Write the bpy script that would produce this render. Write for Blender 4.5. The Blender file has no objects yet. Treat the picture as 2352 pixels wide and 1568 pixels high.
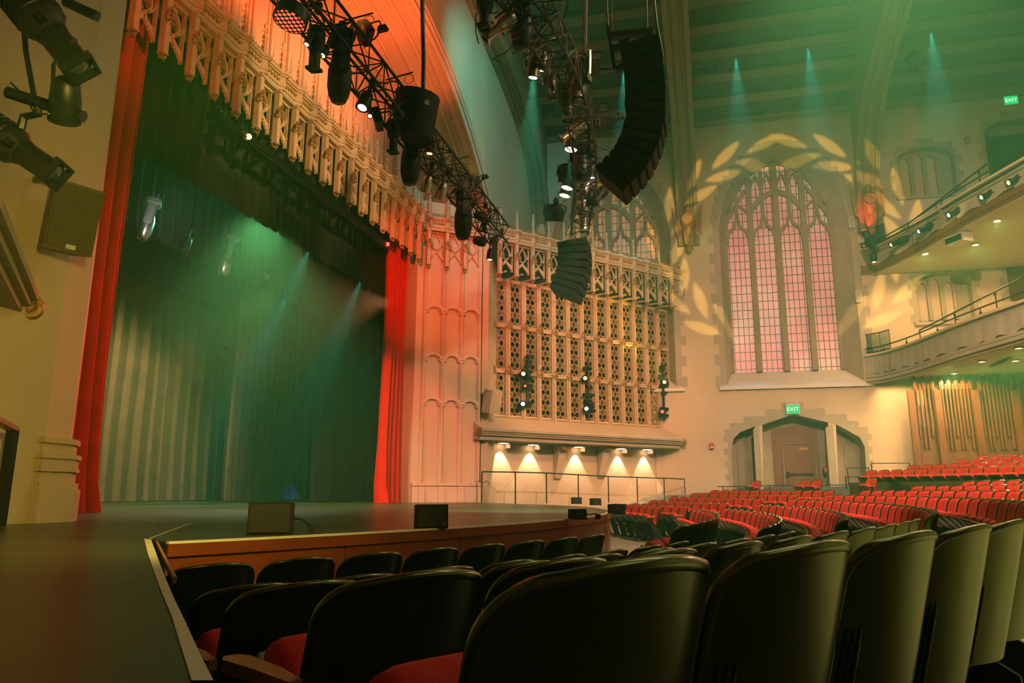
import bpy, bmesh, math, random
from mathutils import Vector, Matrix
from mathutils.geometry import tessellate_polygon, delaunay_2d_cdt

S = bpy.context.scene
COL = S.collection
rnd = random.Random(11)
PI = math.pi
V = Vector

# ------------------------------------------------------------------ camera
FPX, PPX, PPY, HOR = 1680.0, 1215.0, 784.0, 345.57
ZC = 1.25
_th = math.atan(HOR / FPX); _az = math.radians(13.7)
FWD = V((math.cos(_az) * math.cos(_th), math.sin(_az) * math.cos(_th), math.sin(_th)))
RIGHT = V((math.sin(_az), -math.cos(_az), 0.0))
UP = RIGHT.cross(FWD)
EYE = V((0, 0, ZC))
cam = bpy.data.cameras.new('camera')
cam.sensor_width = 36.0
cam.lens = 36.0 * FPX / 2352.0
cam.shift_x = -(PPX - 1176.0) / 2352.0
cam.clip_start = 0.05
cam.clip_end = 200
camo = bpy.data.objects.new('camera', cam)
COL.objects.link(camo)
m = Matrix((RIGHT, UP, -FWD)).transposed().to_4x4()
m.translation = EYE
camo.matrix_world = m
S.camera = camo


def ray(x, y):
    return RIGHT * ((x - PPX) / FPX) - UP * ((y - PPY) / FPX) + FWD


def on_plane(x, y, p0, n):
    d = ray(x, y)
    return EYE + d * ((V(p0) - EYE).dot(V(n)) / d.dot(V(n)))


def on_z(x, y, z):
    return on_plane(x, y, (0, 0, z), (0, 0, 1))


def on_y(x, y, Y):
    return on_plane(x, y, (0, Y, 0), (0, 1, 0))


def on_x(x, y, X):
    return on_plane(x, y, (X, 0, 0), (1, 0, 0))


class Frame:
    """A wall's own axes: u along it, d out into the room, v up."""
    def __init__(s, o, u, n):
        s.o = V(o); s.u = V(u).normalized(); s.n = V(n).normalized()

    def p(s, u, d, v):
        return V((s.o.x + s.u.x * u + s.n.x * d, s.o.y + s.u.y * u + s.n.y * d, s.o.z + v))

    def px(s, x, y, d=0.0):
        q = on_plane(x, y, s.o + s.n * d, s.n) - s.o
        return q.dot(s.u), q.z


SIDE = Frame((33.8, 0.8, 0), (0.025, -1, 0), (-1, -0.025, 0))
GRI = Frame((26.38, 7.62, 0), (0.742, -0.67, 0), (-0.67, -0.742, 0))
PIL = Frame((24.62, 9.9, 0), (0.611, -0.791, 0), (-0.791, -0.611, 0))
PRO = Frame((0, 9.98, 0), (1, 0, 0), (0, -1, 0))

# ------------------------------------------------------------------ mesh builder
class MB:
    def __init__(s, fr=None):
        s.v = []; s.f = []; s.fr = fr

    def T(s, p):
        return s.fr.p(*p) if s.fr else V(p)

    def add(s, vs, fs, M=None):
        b = len(s.v)
        for p in vs:
            p = V(p)
            if M is not None:
                p = M @ p
            s.v.append(tuple(s.T(p)))
        for f in fs:
            s.f.append(tuple(b + i for i in f))
        return s

    def box(s, x0, x1, y0, y1, z0, z1, M=None):
        vs = [(x, y, z) for z in (z0, z1) for y in (y0, y1) for x in (x0, x1)]
        return s.add(vs, [(0, 2, 3, 1), (4, 5, 7, 6), (0, 1, 5, 4), (2, 6, 7, 3), (0, 4, 6, 2), (1, 3, 7, 5)], M)

    def cbox(s, c, sz, M=None):
        return s.box(c[0] - sz[0] / 2, c[0] + sz[0] / 2, c[1] - sz[1] / 2, c[1] + sz[1] / 2, c[2] - sz[2] / 2, c[2] + sz[2] / 2, M)

    def tube(s, pts, r, n=8, closed=False, M=None):
        pts = [V(p) for p in pts]
        rs = r if isinstance(r, (list, tuple)) else [r] * len(pts)
        vs = []; k = len(pts); prev = None
        for i, p in enumerate(pts):
            a = pts[(i - 1) % k] if (closed or i) else p
            b = pts[(i + 1) % k] if (closed or i < k - 1) else p
            t = (b - a)
            t = t.normalized() if t.length > 1e-9 else V((0, 0, 1))
            if prev is None:
                ref = V((0, 0, 1)) if abs(t.z) < .9 else V((1, 0, 0))
                x = t.cross(ref).normalized()
            else:
                x = prev - t * prev.dot(t)
                x = x.normalized() if x.length > 1e-6 else t.orthogonal().normalized()
            prev = x
            y = t.cross(x)
            for j in range(n):
                an = 2 * PI * j / n
                vs.append(p + (x * math.cos(an) + y * math.sin(an)) * rs[i])
        fs = []
        for i in range(k if closed else k - 1):
            for j in range(n):
                a = i * n + j; b = i * n + (j + 1) % n; c = ((i + 1) % k) * n
                fs.append((a, b, c + (j + 1) % n, c + j))
        if not closed:
            fs.append(tuple(range(n - 1, -1, -1))); fs.append(tuple((k - 1) * n + j for j in range(n)))
        return s.add(vs, fs, M)

    def bar(s, p, q, w, h, up=(0, 0, 1), M=None):
        p = V(p); q = V(q); t = (q - p).normalized(); upv = V(up)
        x = t.cross(upv)
        x = x.normalized() if x.length > 1e-6 else t.orthogonal().normalized()
        y = x.cross(t)
        vs = [c + x * a * w / 2 + y * b * h / 2 for c in (p, q) for a, b in ((-1, -1), (1, -1), (1, 1), (-1, 1))]
        return s.add(vs, [(0, 1, 2, 3), (7, 6, 5, 4), (0, 4, 5, 1), (1, 5, 6, 2), (2, 6, 7, 3), (3, 7, 4, 0)], M)

    def lathe(s, prof, n=16, M=None):
        vs = []; fs = []
        for r, z in prof:
            for j in range(n):
                a = 2 * PI * j / n
                vs.append((r * math.cos(a), r * math.sin(a), z))
        k = len(prof)
        for i in range(k - 1):
            for j in range(n):
                fs.append((i * n + j, i * n + (j + 1) % n, (i + 1) * n + (j + 1) % n, (i + 1) * n + j))
        fs.append(tuple(range(n - 1, -1, -1))); fs.append(tuple((k - 1) * n + j for j in range(n)))
        return s.add(vs, fs, M)

    def ball(s, c, r, n=8, sq=(1, 1, 1), M=None):
        c = V(c); prof = []
        k = max(4, n // 2 + 1)
        vs = []; fs = []
        for i in range(k + 1):
            th = PI * i / k
            for j in range(n):
                a = 2 * PI * j / n
                vs.append(c + V((math.sin(th) * math.cos(a) * r * sq[0], math.sin(th) * math.sin(a) * r * sq[1], math.cos(th) * r * sq[2])))
        for i in range(k):
            for j in range(n):
                fs.append((i * n + j, i * n + (j + 1) % n, (i + 1) * n + (j + 1) % n, (i + 1) * n + j))
        return s.add(vs, fs, M)

    def poly(s, outer, holes=(), d0=0.0, d1=None, M=None, plane='uv'):
        """flat polygon (with holes) in (a,b); d is the third axis. With d1 it becomes a solid slab."""
        loops = [[V((a, b, 0)) for a, b in outer]] + [[V((a, b, 0)) for a, b in h] for h in holes]
        flat = [p for l in loops for p in l]
        tris = tessellate_polygon(loops)
        mk = (lambda p, d: (p.x, d, p.y)) if plane == 'uv' else (lambda p, d: (p.x, p.y, d))
        s.add([mk(p, d0) for p in flat], tris, M)
        if d1 is not None:
            s.add([mk(p, d1) for p in flat], tris, M)
            for l in loops:
                k = len(l)
                s.add([mk(p, d0) for p in l] + [mk(p, d1) for p in l], [(i, (i + 1) % k, k + (i + 1) % k, k + i) for i in range(k)], M)
        return s

    def ribbon(s, pts, w, d0, d1, closed=False, M=None):
        """a moulding of width w that follows (u,v) points, from depth d0 to d1."""
        pts = [V((a, b)) for a, b in pts]; k = len(pts); L = []; R = []
        for i, p in enumerate(pts):
            a = pts[(i - 1) % k] if (closed or i) else p
            b = pts[(i + 1) % k] if (closed or i < k - 1) else p
            t = b - a
            if t.length < 1e-9:
                t = V((1, 0))
            t.normalize(); nrm = V((-t.y, t.x)) * (w / 2)
            L.append(p + nrm); R.append(p - nrm)
        vs = []
        for i in range(k):
            vs += [(L[i].x, d0, L[i].y), (R[i].x, d0, R[i].y), (R[i].x, d1, R[i].y), (L[i].x, d1, L[i].y)]
        fs = []
        for i in range(k if closed else k - 1):
            a = i * 4; b = ((i + 1) % k) * 4
            for j in range(4):
                fs.append((a + j, a + (j + 1) % 4, b + (j + 1) % 4, b + j))
        if not closed:
            fs += [(0, 1, 2, 3), ((k - 1) * 4 + 3, (k - 1) * 4 + 2, (k - 1) * 4 + 1, (k - 1) * 4)]
        return s.add(vs, fs, M)

    def sheet(s, fn, nu, nv, M=None):
        vs = [fn(i / nu, j / nv) for j in range(nv + 1) for i in range(nu + 1)]
        fs = [(j * (nu + 1) + i, j * (nu + 1) + i + 1, (j + 1) * (nu + 1) + i + 1, (j + 1) * (nu + 1) + i) for j in range(nv) for i in range(nu)]
        return s.add(vs, fs, M)

    def mesh(s, name, mat, smooth=False, bevel=0):
        me = bpy.data.meshes.new(name)
        me.from_pydata(s.v, [], s.f)
        bm = bmesh.new(); bm.from_mesh(me)
        bmesh.ops.recalc_face_normals(bm, faces=bm.faces)
        if bevel:
            bmesh.ops.bevel(bm, geom=[e for e in bm.edges if e.calc_face_angle(0) > .6], offset=bevel, segments=2, affect='EDGES', clamp_overlap=True)
        bm.to_mesh(me); bm.free()
        me.materials.append(mat)
        if smooth:
            me.polygons.foreach_set('use_smooth', [True] * len(me.polygons))
            me.set_sharp_from_angle(angle=math.radians(smooth if smooth is not True else 40))
        me.update()
        return me

    def obj(s, name, mat, parent=None, smooth=False, bevel=0, kind=None, label=None):
        """world or parent-local geometry linked as ONE object"""
        o = bpy.data.objects.new(name, s.mesh(name, mat, smooth, bevel))
        COL.objects.link(o)
        if parent is not None:
            o.parent = parent
            if s.fr or getattr(s, 'world', False):
                o.matrix_parent_inverse = parent.matrix_basis.inverted()
        if kind:
            o['kind'] = kind
        if label:
            o['label'] = label
        return o


def tag(o, label, cat, group=None, kind=None):
    o['label'] = label; o['category'] = cat
    if group:
        o['group'] = group
    if kind:
        o['kind'] = kind
    return o


def thing(name, label, cat, loc=(0, 0, 0), rz=0.0, group=None, M=None, kind=None):
    o = bpy.data.objects.new(name, None)
    o.empty_display_size = .1
    COL.objects.link(o)
    if M is not None:
        o.matrix_basis = M
    else:
        o.location = loc; o.rotation_euler = (0, 0, rz)
    return tag(o, label, cat, group, kind)


def dup(root, M, label, group=None):
    kids = KIDS[root.name]
    r = root.copy(); COL.objects.link(r); r.matrix_basis = M
    r['label'] = label
    if group:
        r['group'] = group
    for ch, sub in kids:
        c = ch.copy(); COL.objects.link(c); c.parent = r
        for g in sub:
            d = g.copy(); COL.objects.link(d); d.parent = c
    return r


KIDS = {}


def remember(root):
    KIDS[root.name] = [(c, list(c.children)) for c in root.children]


def struct(name, mb, mat, parent=None, **k):
    return mb.obj(name, mat, parent, kind='structure', **k)


def RZ(a):
    return Matrix.Rotation(a, 4, 'Z')


def RX(a):
    return Matrix.Rotation(a, 4, 'X')


def RY(a):
    return Matrix.Rotation(a, 4, 'Y')


def TR(*p):
    return Matrix.Translation(V(p))


def aim(loc, to):
    """matrix at loc whose -Z looks at `to`"""
    d = (V(to) - V(loc)).normalized()
    q = d.to_track_quat('-Z', 'Y')
    return Matrix.Translation(V(loc)) @ q.to_matrix().to_4x4()


# ------------------------------------------------------------------ materials
def mat(name, col, rough=.6, metal=0.0, var=.12, scale=3.0, bump=0.0, bscale=40.0, coat=0.0, emit=None, estr=1.0, spec=.5, sheen=0.0, stretch=None):
    mt = bpy.data.materials.new(name); mt.use_nodes = True
    nt = mt.node_tree; b = nt.nodes['Principled BSDF']
    b.inputs['Roughness'].default_value = rough; b.inputs['Metallic'].default_value = metal
    b.inputs['Specular IOR Level'].default_value = spec
    if coat:
        b.inputs['Coat Weight'].default_value = coat; b.inputs['Coat Roughness'].default_value = .12
    if sheen:
        b.inputs['Sheen Weight'].default_value = sheen; b.inputs['Sheen Roughness'].default_value = .4
    tc = nt.nodes.new('ShaderNodeTexCoord')
    vec = tc.outputs['Object']
    if stretch:
        mp = nt.nodes.new('ShaderNodeMapping'); mp.inputs['Scale'].default_value = stretch
        nt.links.new(vec, mp.inputs['Vector']); vec = mp.outputs['Vector']
    if var:
        nz = nt.nodes.new('ShaderNodeTexNoise'); nz.inputs['Scale'].default_value = scale; nz.inputs['Detail'].default_value = 3
        nt.links.new(vec, nz.inputs['Vector'])
        rp = nt.nodes.new('ShaderNodeValToRGB')
        rp.color_ramp.elements[0].position = .3; rp.color_ramp.elements[1].position = .7
        rp.color_ramp.elements[0].color = [c * (1 - var) for c in col] + [1]
        rp.color_ramp.elements[1].color = [min(1, c * (1 + var)) for c in col] + [1]
        nt.links.new(nz.outputs['Fac'], rp.inputs['Fac'])
        nt.links.new(rp.outputs['Color'], b.inputs['Base Color'])
    else:
        b.inputs['Base Color'].default_value = list(col) + [1]
    if bump:
        n2 = nt.nodes.new('ShaderNodeTexNoise'); n2.inputs['Scale'].default_value = bscale; n2.inputs['Detail'].default_value = 3
        nt.links.new(vec, n2.inputs['Vector'])
        bp = nt.nodes.new('ShaderNodeBump'); bp.inputs['Strength'].default_value = bump; bp.inputs['Distance'].default_value = .02
        nt.links.new(n2.outputs['Fac'], bp.inputs['Height']); nt.links.new(bp.outputs['Normal'], b.inputs['Normal'])
    if emit:
        b.inputs['Emission Color'].default_value = list(emit) + [1]; b.inputs['Emission Strength'].default_value = estr
        mt.cycles.emission_sampling = 'NONE'
    return mt


def lens_mat(name, col, s):
    return mat(name, (.02, .02, .02), .2, var=0, emit=col, estr=s)


PLASTER = mat('plaster_cream', (.66, .54, .34), .85, var=.07, scale=.6, bump=.5, bscale=9)
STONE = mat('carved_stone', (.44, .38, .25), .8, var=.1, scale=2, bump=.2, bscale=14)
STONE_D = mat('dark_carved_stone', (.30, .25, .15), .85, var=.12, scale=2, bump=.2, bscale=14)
CARVE = mat('carved_plaster', (.66, .50, .28), .7, var=.12, scale=6, bump=.15, bscale=30)
GILT = mat('antique_gilt', (.42, .24, .08), .5, .35, var=.3, scale=20, bump=.3, bscale=40)
PILM = mat('pilaster_plaster', (.72, .58, .42), .8, var=.05, scale=.8)
TIMBER = mat('ceiling_timber', (.24, .17, .08), .6, var=.15, scale=1.2, stretch=(1, 6, 6))
BOARD = mat('ceiling_boards', (.07, .06, .045), .7, var=.3, scale=1.5, stretch=(8, .3, 8))
BLACK = mat('black_metal', (.012, .012, .012), .45, .3, var=.2, scale=8)
BLACKP = mat('black_plastic', (.010, .011, .008), .65, var=.2, scale=8, spec=.25)
STEEL = mat('bright_steel', (.5, .5, .48), .3, .9, var=.15, scale=10)
CLOTHB = mat('black_drape', (.018, .02, .016), .95, var=.25, scale=2, sheen=.1)
CLOTHG = mat('grey_drape', (.22, .20, .12), .9, var=.15, scale=1.5)
VELVET = mat('red_velvet', (.60, .004, .003), .8, var=.12, scale=3, spec=.2)
UPHOL = mat('red_upholstery', (.66, .018, .008), .8, var=.16, scale=9, bump=.15, bscale=60, sheen=.04)
LACQ = mat('dark_lacquer', (.010, .016, .003), .27, var=.3, scale=5, coat=.25, spec=1.0)
LACQ.node_tree.nodes['Principled BSDF'].inputs['Specular Tint'].default_value = (.72, 1, .22, 1)
ARMW = mat('honey_oak', (.48, .20, .055), .4, var=.2, scale=10, stretch=(6, 1, 6))
FASCIA = mat('cherry_panel', (.22, .050, .014), .35, var=.18, scale=2, stretch=(1, 1, 5))
DECK = mat('black_stage_deck', (.046, .060, .018), .34, spec=.5, var=.35, scale=1.4, stretch=(1.2, .5, 1), bump=.05, bscale=30)
CARPET = mat('dark_floor', (.20, .19, .13), .6, var=.25, scale=3)
TAPE = mat('white_tape', (.82, .78, .64), .6, var=.08, scale=8)
SHADE = mat('painted_shade', (.035, .028, .014), .9, var=.2)  # near-black colour standing for the shade behind canopies and in the cove
LATT = mat('brown_lattice', (.42, .27, .12), .7, var=.12, scale=6)
CANVAS = mat('black_canvas', (.008, .009, .008), .8, var=.3, scale=4)
WALNUT = mat('walnut_wood', (.20, .065, .022), .4, var=.2, scale=3, stretch=(4, 4, .6))
DOORM = mat('door_wood', (.20, .075, .028), .45, var=.15, scale=2, stretch=(5, 5, .6))
CONC = mat('fascia_concrete', (.42, .38, .27), .8, var=.12, scale=1.5, bump=.15)
REDBOX = mat('fire_alarm_red', (.5, .02, .015), .4, var=0)
WHITEP = mat('white_paint', (.7, .66, .55), .5, var=.05)
LAMPW = lens_mat('warm_lamp', (1, .72, .38), 30)
LAMPC = lens_mat('cool_lamp', (.75, .95, 1), 14)
LAMPR = lens_mat('red_lamp', (1, .06, .03), 14)
LAMPO = lens_mat('orange_lamp', (1, .42, .12), 18)
LAMPY = lens_mat('yellow_lamp', (1, .72, .15), 18)
LAMPT = lens_mat('teal_lamp', (.1, .8, 1), 10)
def led_mat(name, col, s):
    mt = lens_mat(name, col, s); nt = mt.node_tree; b = nt.nodes['Principled BSDF']
    vo = nt.nodes.new('ShaderNodeTexVoronoi'); vo.inputs['Scale'].default_value = 17; vo.inputs['Randomness'].default_value = 0
    nt.links.new(nt.nodes['Texture Coordinate'].outputs['Object'], vo.inputs['Vector'])
    lt = nt.nodes.new('ShaderNodeMath'); lt.operation = 'LESS_THAN'; lt.inputs[1].default_value = .36
    mu = nt.nodes.new('ShaderNodeMath'); mu.operation = 'MULTIPLY'; mu.inputs[1].default_value = s
    nt.links.new(vo.outputs['Distance'], lt.inputs[0]); nt.links.new(lt.outputs[0], mu.inputs[0]); nt.links.new(mu.outputs[0], b.inputs['Emission Strength'])
    return mt


LEDR = led_mat('red_led_dots', (1, .06, .03), 9); LEDO = led_mat('orange_led_dots', (1, .30, .10), 16); LEDW = led_mat('warm_led_dots', (1, .8, .5), 26)
LENSD = mat('dark_lens', (.03, .035, .03), .08, var=0, coat=.6)
EXITG = lens_mat('exit_green', (0, 1, .22), 2.0)
EXITL = lens_mat('exit_letters', (.5, 1, .7), 4.0)
HAZE = 0.011
EXPO = -1.38
# ------------------------------------------------------------------ seating geometry shared by floor and seats
CX0, CY0 = 12.666, 16.84
ROW_R = [16.801, 17.81, 18.622, 19.482, 20.361]
ROW_Z = [0.0, -0.005, 0.087, 0.193, 0.293]
for _k in range(5, 9):
    ROW_R.append(ROW_R[-1] + .88); ROW_Z.append(ROW_Z[-1] + .1)
SW = 0.531


def cross_slope(ph):
    return max(0.0, min(1.0, (ph + 115) / 60.0)) * .06


def floor_z(r, ph):
    if r <= ROW_R[0]:
        z = 0.0
    elif r >= ROW_R[-1]:
        z = ROW_Z[-1] + (r - ROW_R[-1]) * .25
    else:
        for i in range(len(ROW_R) - 1):
            if r <= ROW_R[i + 1]:
                t = (r - ROW_R[i]) / (ROW_R[i + 1] - ROW_R[i]); z = ROW_Z[i] + (ROW_Z[i + 1] - ROW_Z[i]) * t
                break
    return z + cross_slope(ph) * max(0, min(1, (r - 15.2) / 1.5))


def pol(r, ph, z=0.0):
    a = math.radians(ph)
    return V((CX0 + r * math.cos(a), CY0 + r * math.sin(a), z))


mb = MB()
rr = [14.6, 15.3, 16.0] + ROW_R + [24.6, 25.4]
pp = [-172 + 2.0 * i for i in range(70)]
mb.add([pol(r, p, floor_z(r, p)) for r in rr for p in pp],
       [(j * len(pp) + i, j * len(pp) + i + 1, (j + 1) * len(pp) + i + 1, (j + 1) * len(pp) + i) for j in range(len(rr) - 1) for i in range(len(pp) - 1)])
struct('floor', mb, CARPET, smooth=True)
# raised rear floor behind the cross aisle
mb = MB()
rr = [25.4, 25.41, 26.6, 26.61, 27.6, 27.61, 28.6, 28.61, 34]
hz = [.9, 1.06, 1.06, 1.21, 1.21, 1.36, 1.36, 1.46, 1.46]
pp = [-135 + 2.0 * i for i in range(52)]
mb.add([pol(r, p, h) for r, h in zip(rr, hz) for p in pp],
       [(j * len(pp) + i, j * len(pp) + i + 1, (j + 1) * len(pp) + i + 1, (j + 1) * len(pp) + i) for j in range(len(rr) - 1) for i in range(len(pp) - 1)])
struct('floor_2', mb, CARPET)

# ------------------------------------------------------------------ stage
SZ = 0.88
APR = 15.02
arc = [pol(APR, p) for p in [-121.2 + 1.5 * i for i in range(52)] if p <= -47]
tape_in = [on_z(x, y, SZ) for x, y in ((347, 1240), (362, 1282), (378, 1325), (400, 1378), (425, 1430), (456, 1500), (490, 1568))]
tape_out = [on_z(x, y, SZ) for x, y in ((331, 1238), (340, 1274), (352, 1310), (371, 1362), (395, 1420), (416, 1490), (440, 1568))]
near = [(p.x, p.y) for p in reversed(tape_in)]
near = [(-.9, .72), (.45, .22), (.9, .55)] + near
deck = near + [(p.x, p.y) for p in arc] + [(26.0, 7.9), (26.3, 9.9), (42, 9.9), (42, 26), (-4, 26), (-4, 9), (6.7, 7.9)]
mb = MB(); mb.poly(deck, d0=SZ - .06, d1=SZ, plane='xy')
struct('floor_3', mb, DECK)

apron = thing('stage_apron', 'curved stage apron clad in reddish cherry panels with a pale edge', 'stage front', pol(APR, -100, 0), kind='structure')
W_ = lambda: setattr_world(MB())


def setattr_world(m):
    m.world = True
    return m


mb = W_()
edge = arc
def wall_strip(m, pts, off, z0, z1, thick=.03):
    """vertical curved board following plan points (offset away from the stage centre)"""
    P = [V((p[0], p[1], 0)) for p in pts]; O = []
    for i, p in enumerate(P):
        t = (P[min(i + 1, len(P) - 1)] - P[max(i - 1, 0)]).normalized(); n = V((t.y, -t.x, 0))
        O.append((p + n * off, p + n * (off + thick)))
    vs = []
    for a, b in O:
        vs += [(a.x, a.y, z0), (b.x, b.y, z0), (b.x, b.y, z1), (a.x, a.y, z1)]
    fs = []
    for i in range(len(O) - 1):
        for j in range(4):
            fs.append((i * 4 + j, i * 4 + (j + 1) % 4, i * 4 + 4 + (j + 1) % 4, i * 4 + 4 + j))
    fs += [(0, 1, 2, 3), tuple(len(vs) - 1 - k for k in range(4))]
    m.add(vs, fs)


for k in range(0, len(arc) - 1, 4):           # separate lower panels with fine joints
    seg = arc[k:k + 5]
    a, b = seg[0].copy(), seg[-1].copy()
    seg = [a + (seg[1] - a).normalized() * .006] + seg[1:-1] + [b + (seg[-2] - b).normalized() * .006]
    wall_strip(mb, seg, -.02, -.02, SZ - .10)
mb.obj('lower_panel', FASCIA, apron)
mb = W_(); wall_strip(mb, arc, .0, SZ - .105, SZ - .012, .035); mb.obj('top_band', FASCIA, apron)
mb = W_(); wall_strip(mb, arc, -.015, SZ - .012, SZ + .006, .055); mb.obj('edge_nosing', TAPE, apron)
mb = MB()
for i in range(len(tape_in) - 1):
    a, b, c, d = tape_out[i], tape_out[i + 1], tape_in[i + 1], tape_in[i]
    mb.add([(p.x, p.y, SZ + h) for h in (.001, .005) for p in (a, b, c, d)], [(4, 5, 6, 7), (0, 1, 5, 4), (3, 2, 6, 7)])
tag(mb.obj('edge_tape', TAPE), 'wide white tape along the dark left edge of the stage', 'tape')
mb = MB(); wall_strip(mb, [(q.x - .28, q.y + .30) for p, q in zip(reversed(tape_in), reversed(tape_out))], .0, -.02, SZ - .005, .03)
struct('wall_pit', mb, BLACKP)
mb = MB()
a, b = tape_in[0], tape_in[2]
mb.bar((a.x + .03, a.y - .02, SZ - .015), (b.x + .03, b.y - .03, SZ - .015), .016, .03)
tag(mb.obj('edge_batten', ARMW), 'short pale wooden batten beside the white tape corner', 'batten')

# floor joints of the deck are seams in the deck itself
mb = MB()
for a, b in (((345, 1236), (440, 1200)), ((330, 1190), (352, 1197))):
    p, q = on_z(*a, SZ), on_z(*b, SZ)
    mb.bar(p + V((0, 0, .001)), q + V((0, 0, .001)), .012, .003)
tag(mb.obj('floor_seam', TAPE), 'thin pale seam line across the dark stage floor', 'floor mark')

# ------------------------------------------------------------------ side wall with its openings
def arch_outline(u0, u1, vb, vs, va, n=14, p=1.9, q=1.6):
    uc = (u0 + u1) / 2; h = (u1 - u0) / 2
    pts = [(u0, vb), (u0, (vb + vs) / 2), (u0, vs)]
    for i in range(1, 2 * n):
        t = -1 + i / n
        pts.append((uc + t * h, vs + (va - vs) * max(0, 1 - abs(t) ** p) ** (1 / q)))
    pts += [(u1, vs), (u1, (vb + vs) / 2), (u1, vb)]
    return pts


def half_at(v, u0, u1, vb, vs, va, p=1.9, q=1.6):
    h = (u1 - u0) / 2
    if v <= vs:
        return h
    if v >= va:
        return 0.0
    return h * max(0, 1 - ((v - vs) / (va - vs)) ** q) ** (1 / p)


def quoins(fr, u0, u1, vb, vs, va, row=.5, lo=.28, hi=.5, d=.012, top=.35, p=1.9, q=1.6):
    """flush stepped stone surround"""
    m = MB(fr); uc = (u0 + u1) / 2; v = vb; k = 0
    while v < va + top - .01:
        v1 = min(v + row, va + top)
        ext = hi if k % 2 == 0 else lo
        hm = half_at((v + v1) / 2 - (top * .5 if v > vs else 0), u0, u1, vb, vs, va, p, q)
        out = hm + (ext if v < vs else (lo + hi) / 2)
        if v >= va - .05:
            out = hi * 1.3
        sl = 5
        for i in range(sl):
            a = v + (v1 - v) * i / sl; b = v + (v1 - v) * (i + 1) / sl
            ha, hb = half_at(a, u0, u1, vb, vs, va, p, q), half_at(b, u0, u1, vb, vs, va, p, q)
            for sg in (-1, 1):
                m.add([(uc + sg * min(ha, out), d, a), (uc + sg * out, d, a), (uc + sg * out, d, b), (uc + sg * min(hb, out), d, b)], [(0, 1, 2, 3)])
        for sg in (-1, 1):
            m.add([(uc + sg * out, 0, v), (uc + sg * out, d, v), (uc + sg * out, d, v1), (uc + sg * out, 0, v1)], [(0, 1, 2, 3)])
        v = v1; k += 1
    return m


def bridge(m, A, B, da, db, closed=True):
    k = len(A)
    m.add([(a, da, b) for a, b in A] + [(a, db, b) for a, b in B], [(i, (i + 1) % k, k + (i + 1) % k, k + i) for i in range(k if closed else k - 1)])


BW = dict(u0=SIDE.px(1655, 600)[0], u1=SIDE.px(1960, 600)[0], vb=SIDE.px(1660, 886)[1], vs=13.5, va=SIDE.px(1783, 338)[1])
GD = -.95
BI = dict(u0=SIDE.px(1668, 600, GD)[0], u1=SIDE.px(1916, 600, GD)[0], vb=SIDE.px(1800, 853, GD)[1], vs=13.6, va=SIDE.px(1788, 374, GD)[1])


def shift(d, s):
    e = dict(d); e['u0'] += s; e['u1'] += s
    return e


BAY = 8.0
holes = [arch_outline(**BW), arch_outline(**shift(BW, -BAY))]
# big door recess
dpx = lambda pts: [SIDE.px(*p) for p in pts]
DC = dpx([(1752, 1120), (1751, 975), (1822, 951), (1902, 970), (1907, 1120)])
DL = dpx([(1684, 1120), (1680, 1040), (1684, 1008), (1700, 992), (1734, 979), (1738, 1120)])
DR = dpx([(1925, 1120), (1920, 974), (1950, 990), (1975, 1004), (1986, 1026), (1992, 1120)])
DC[0] = (DC[0][0], -.1); DC[-1] = (DC[-1][0], -.1); DL[0] = (DL[0][0], -.1); DL[-1] = (DL[-1][0], -.1); DR[0] = (DR[0][0], -.1); DR[-1] = (DR[-1][0], -.1)
fixz = lambda L: [(a, .85 if b < 0 else b) for a, b in L]
DC, DL, DR = fixz(DC), fixz(DL), fixz(DR)
holes += [DC, DL, DR]
# smaller openings beyond the second rib
SM = []


def small_open(x0, x1, xb, y_mid, yb, ys, yt, dep):
    a = dict(u0=SIDE.px(x0, y_mid)[0], u1=SIDE.px(x1, y_mid)[0], vb=SIDE.px(xb, yb)[1], vs=SIDE.px(xb, ys)[1], va=SIDE.px(xb, yt)[1])
    SM.append((a, dep)); holes.append(arch_outline(**a, p=2.4, q=1.4, n=8))
    return a


O_UPW = small_open(2064, 2196, 2130, 400, 449, 358, 336, .5)
O_UPD = small_open(2262, 2400, 2320, 320, 430, 300, 274, .6)
O_LOW = small_open(2106, 2236, 2170, 690, 738, 650, 625, .5)
O_LOD = small_open(2310, 2440, 2360, 610, 690, 585, 558, .6)
O_NIC = small_open(2125, 2240, 2180, 960, 1060, 950, 908, .6)
mb = MB(SIDE)
mb.poly([(-7.6, -.3), (17, -.3), (17, 18.95), (-7.6, 18.95)], holes)
struct('wall_right', mb, PLASTER)


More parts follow.
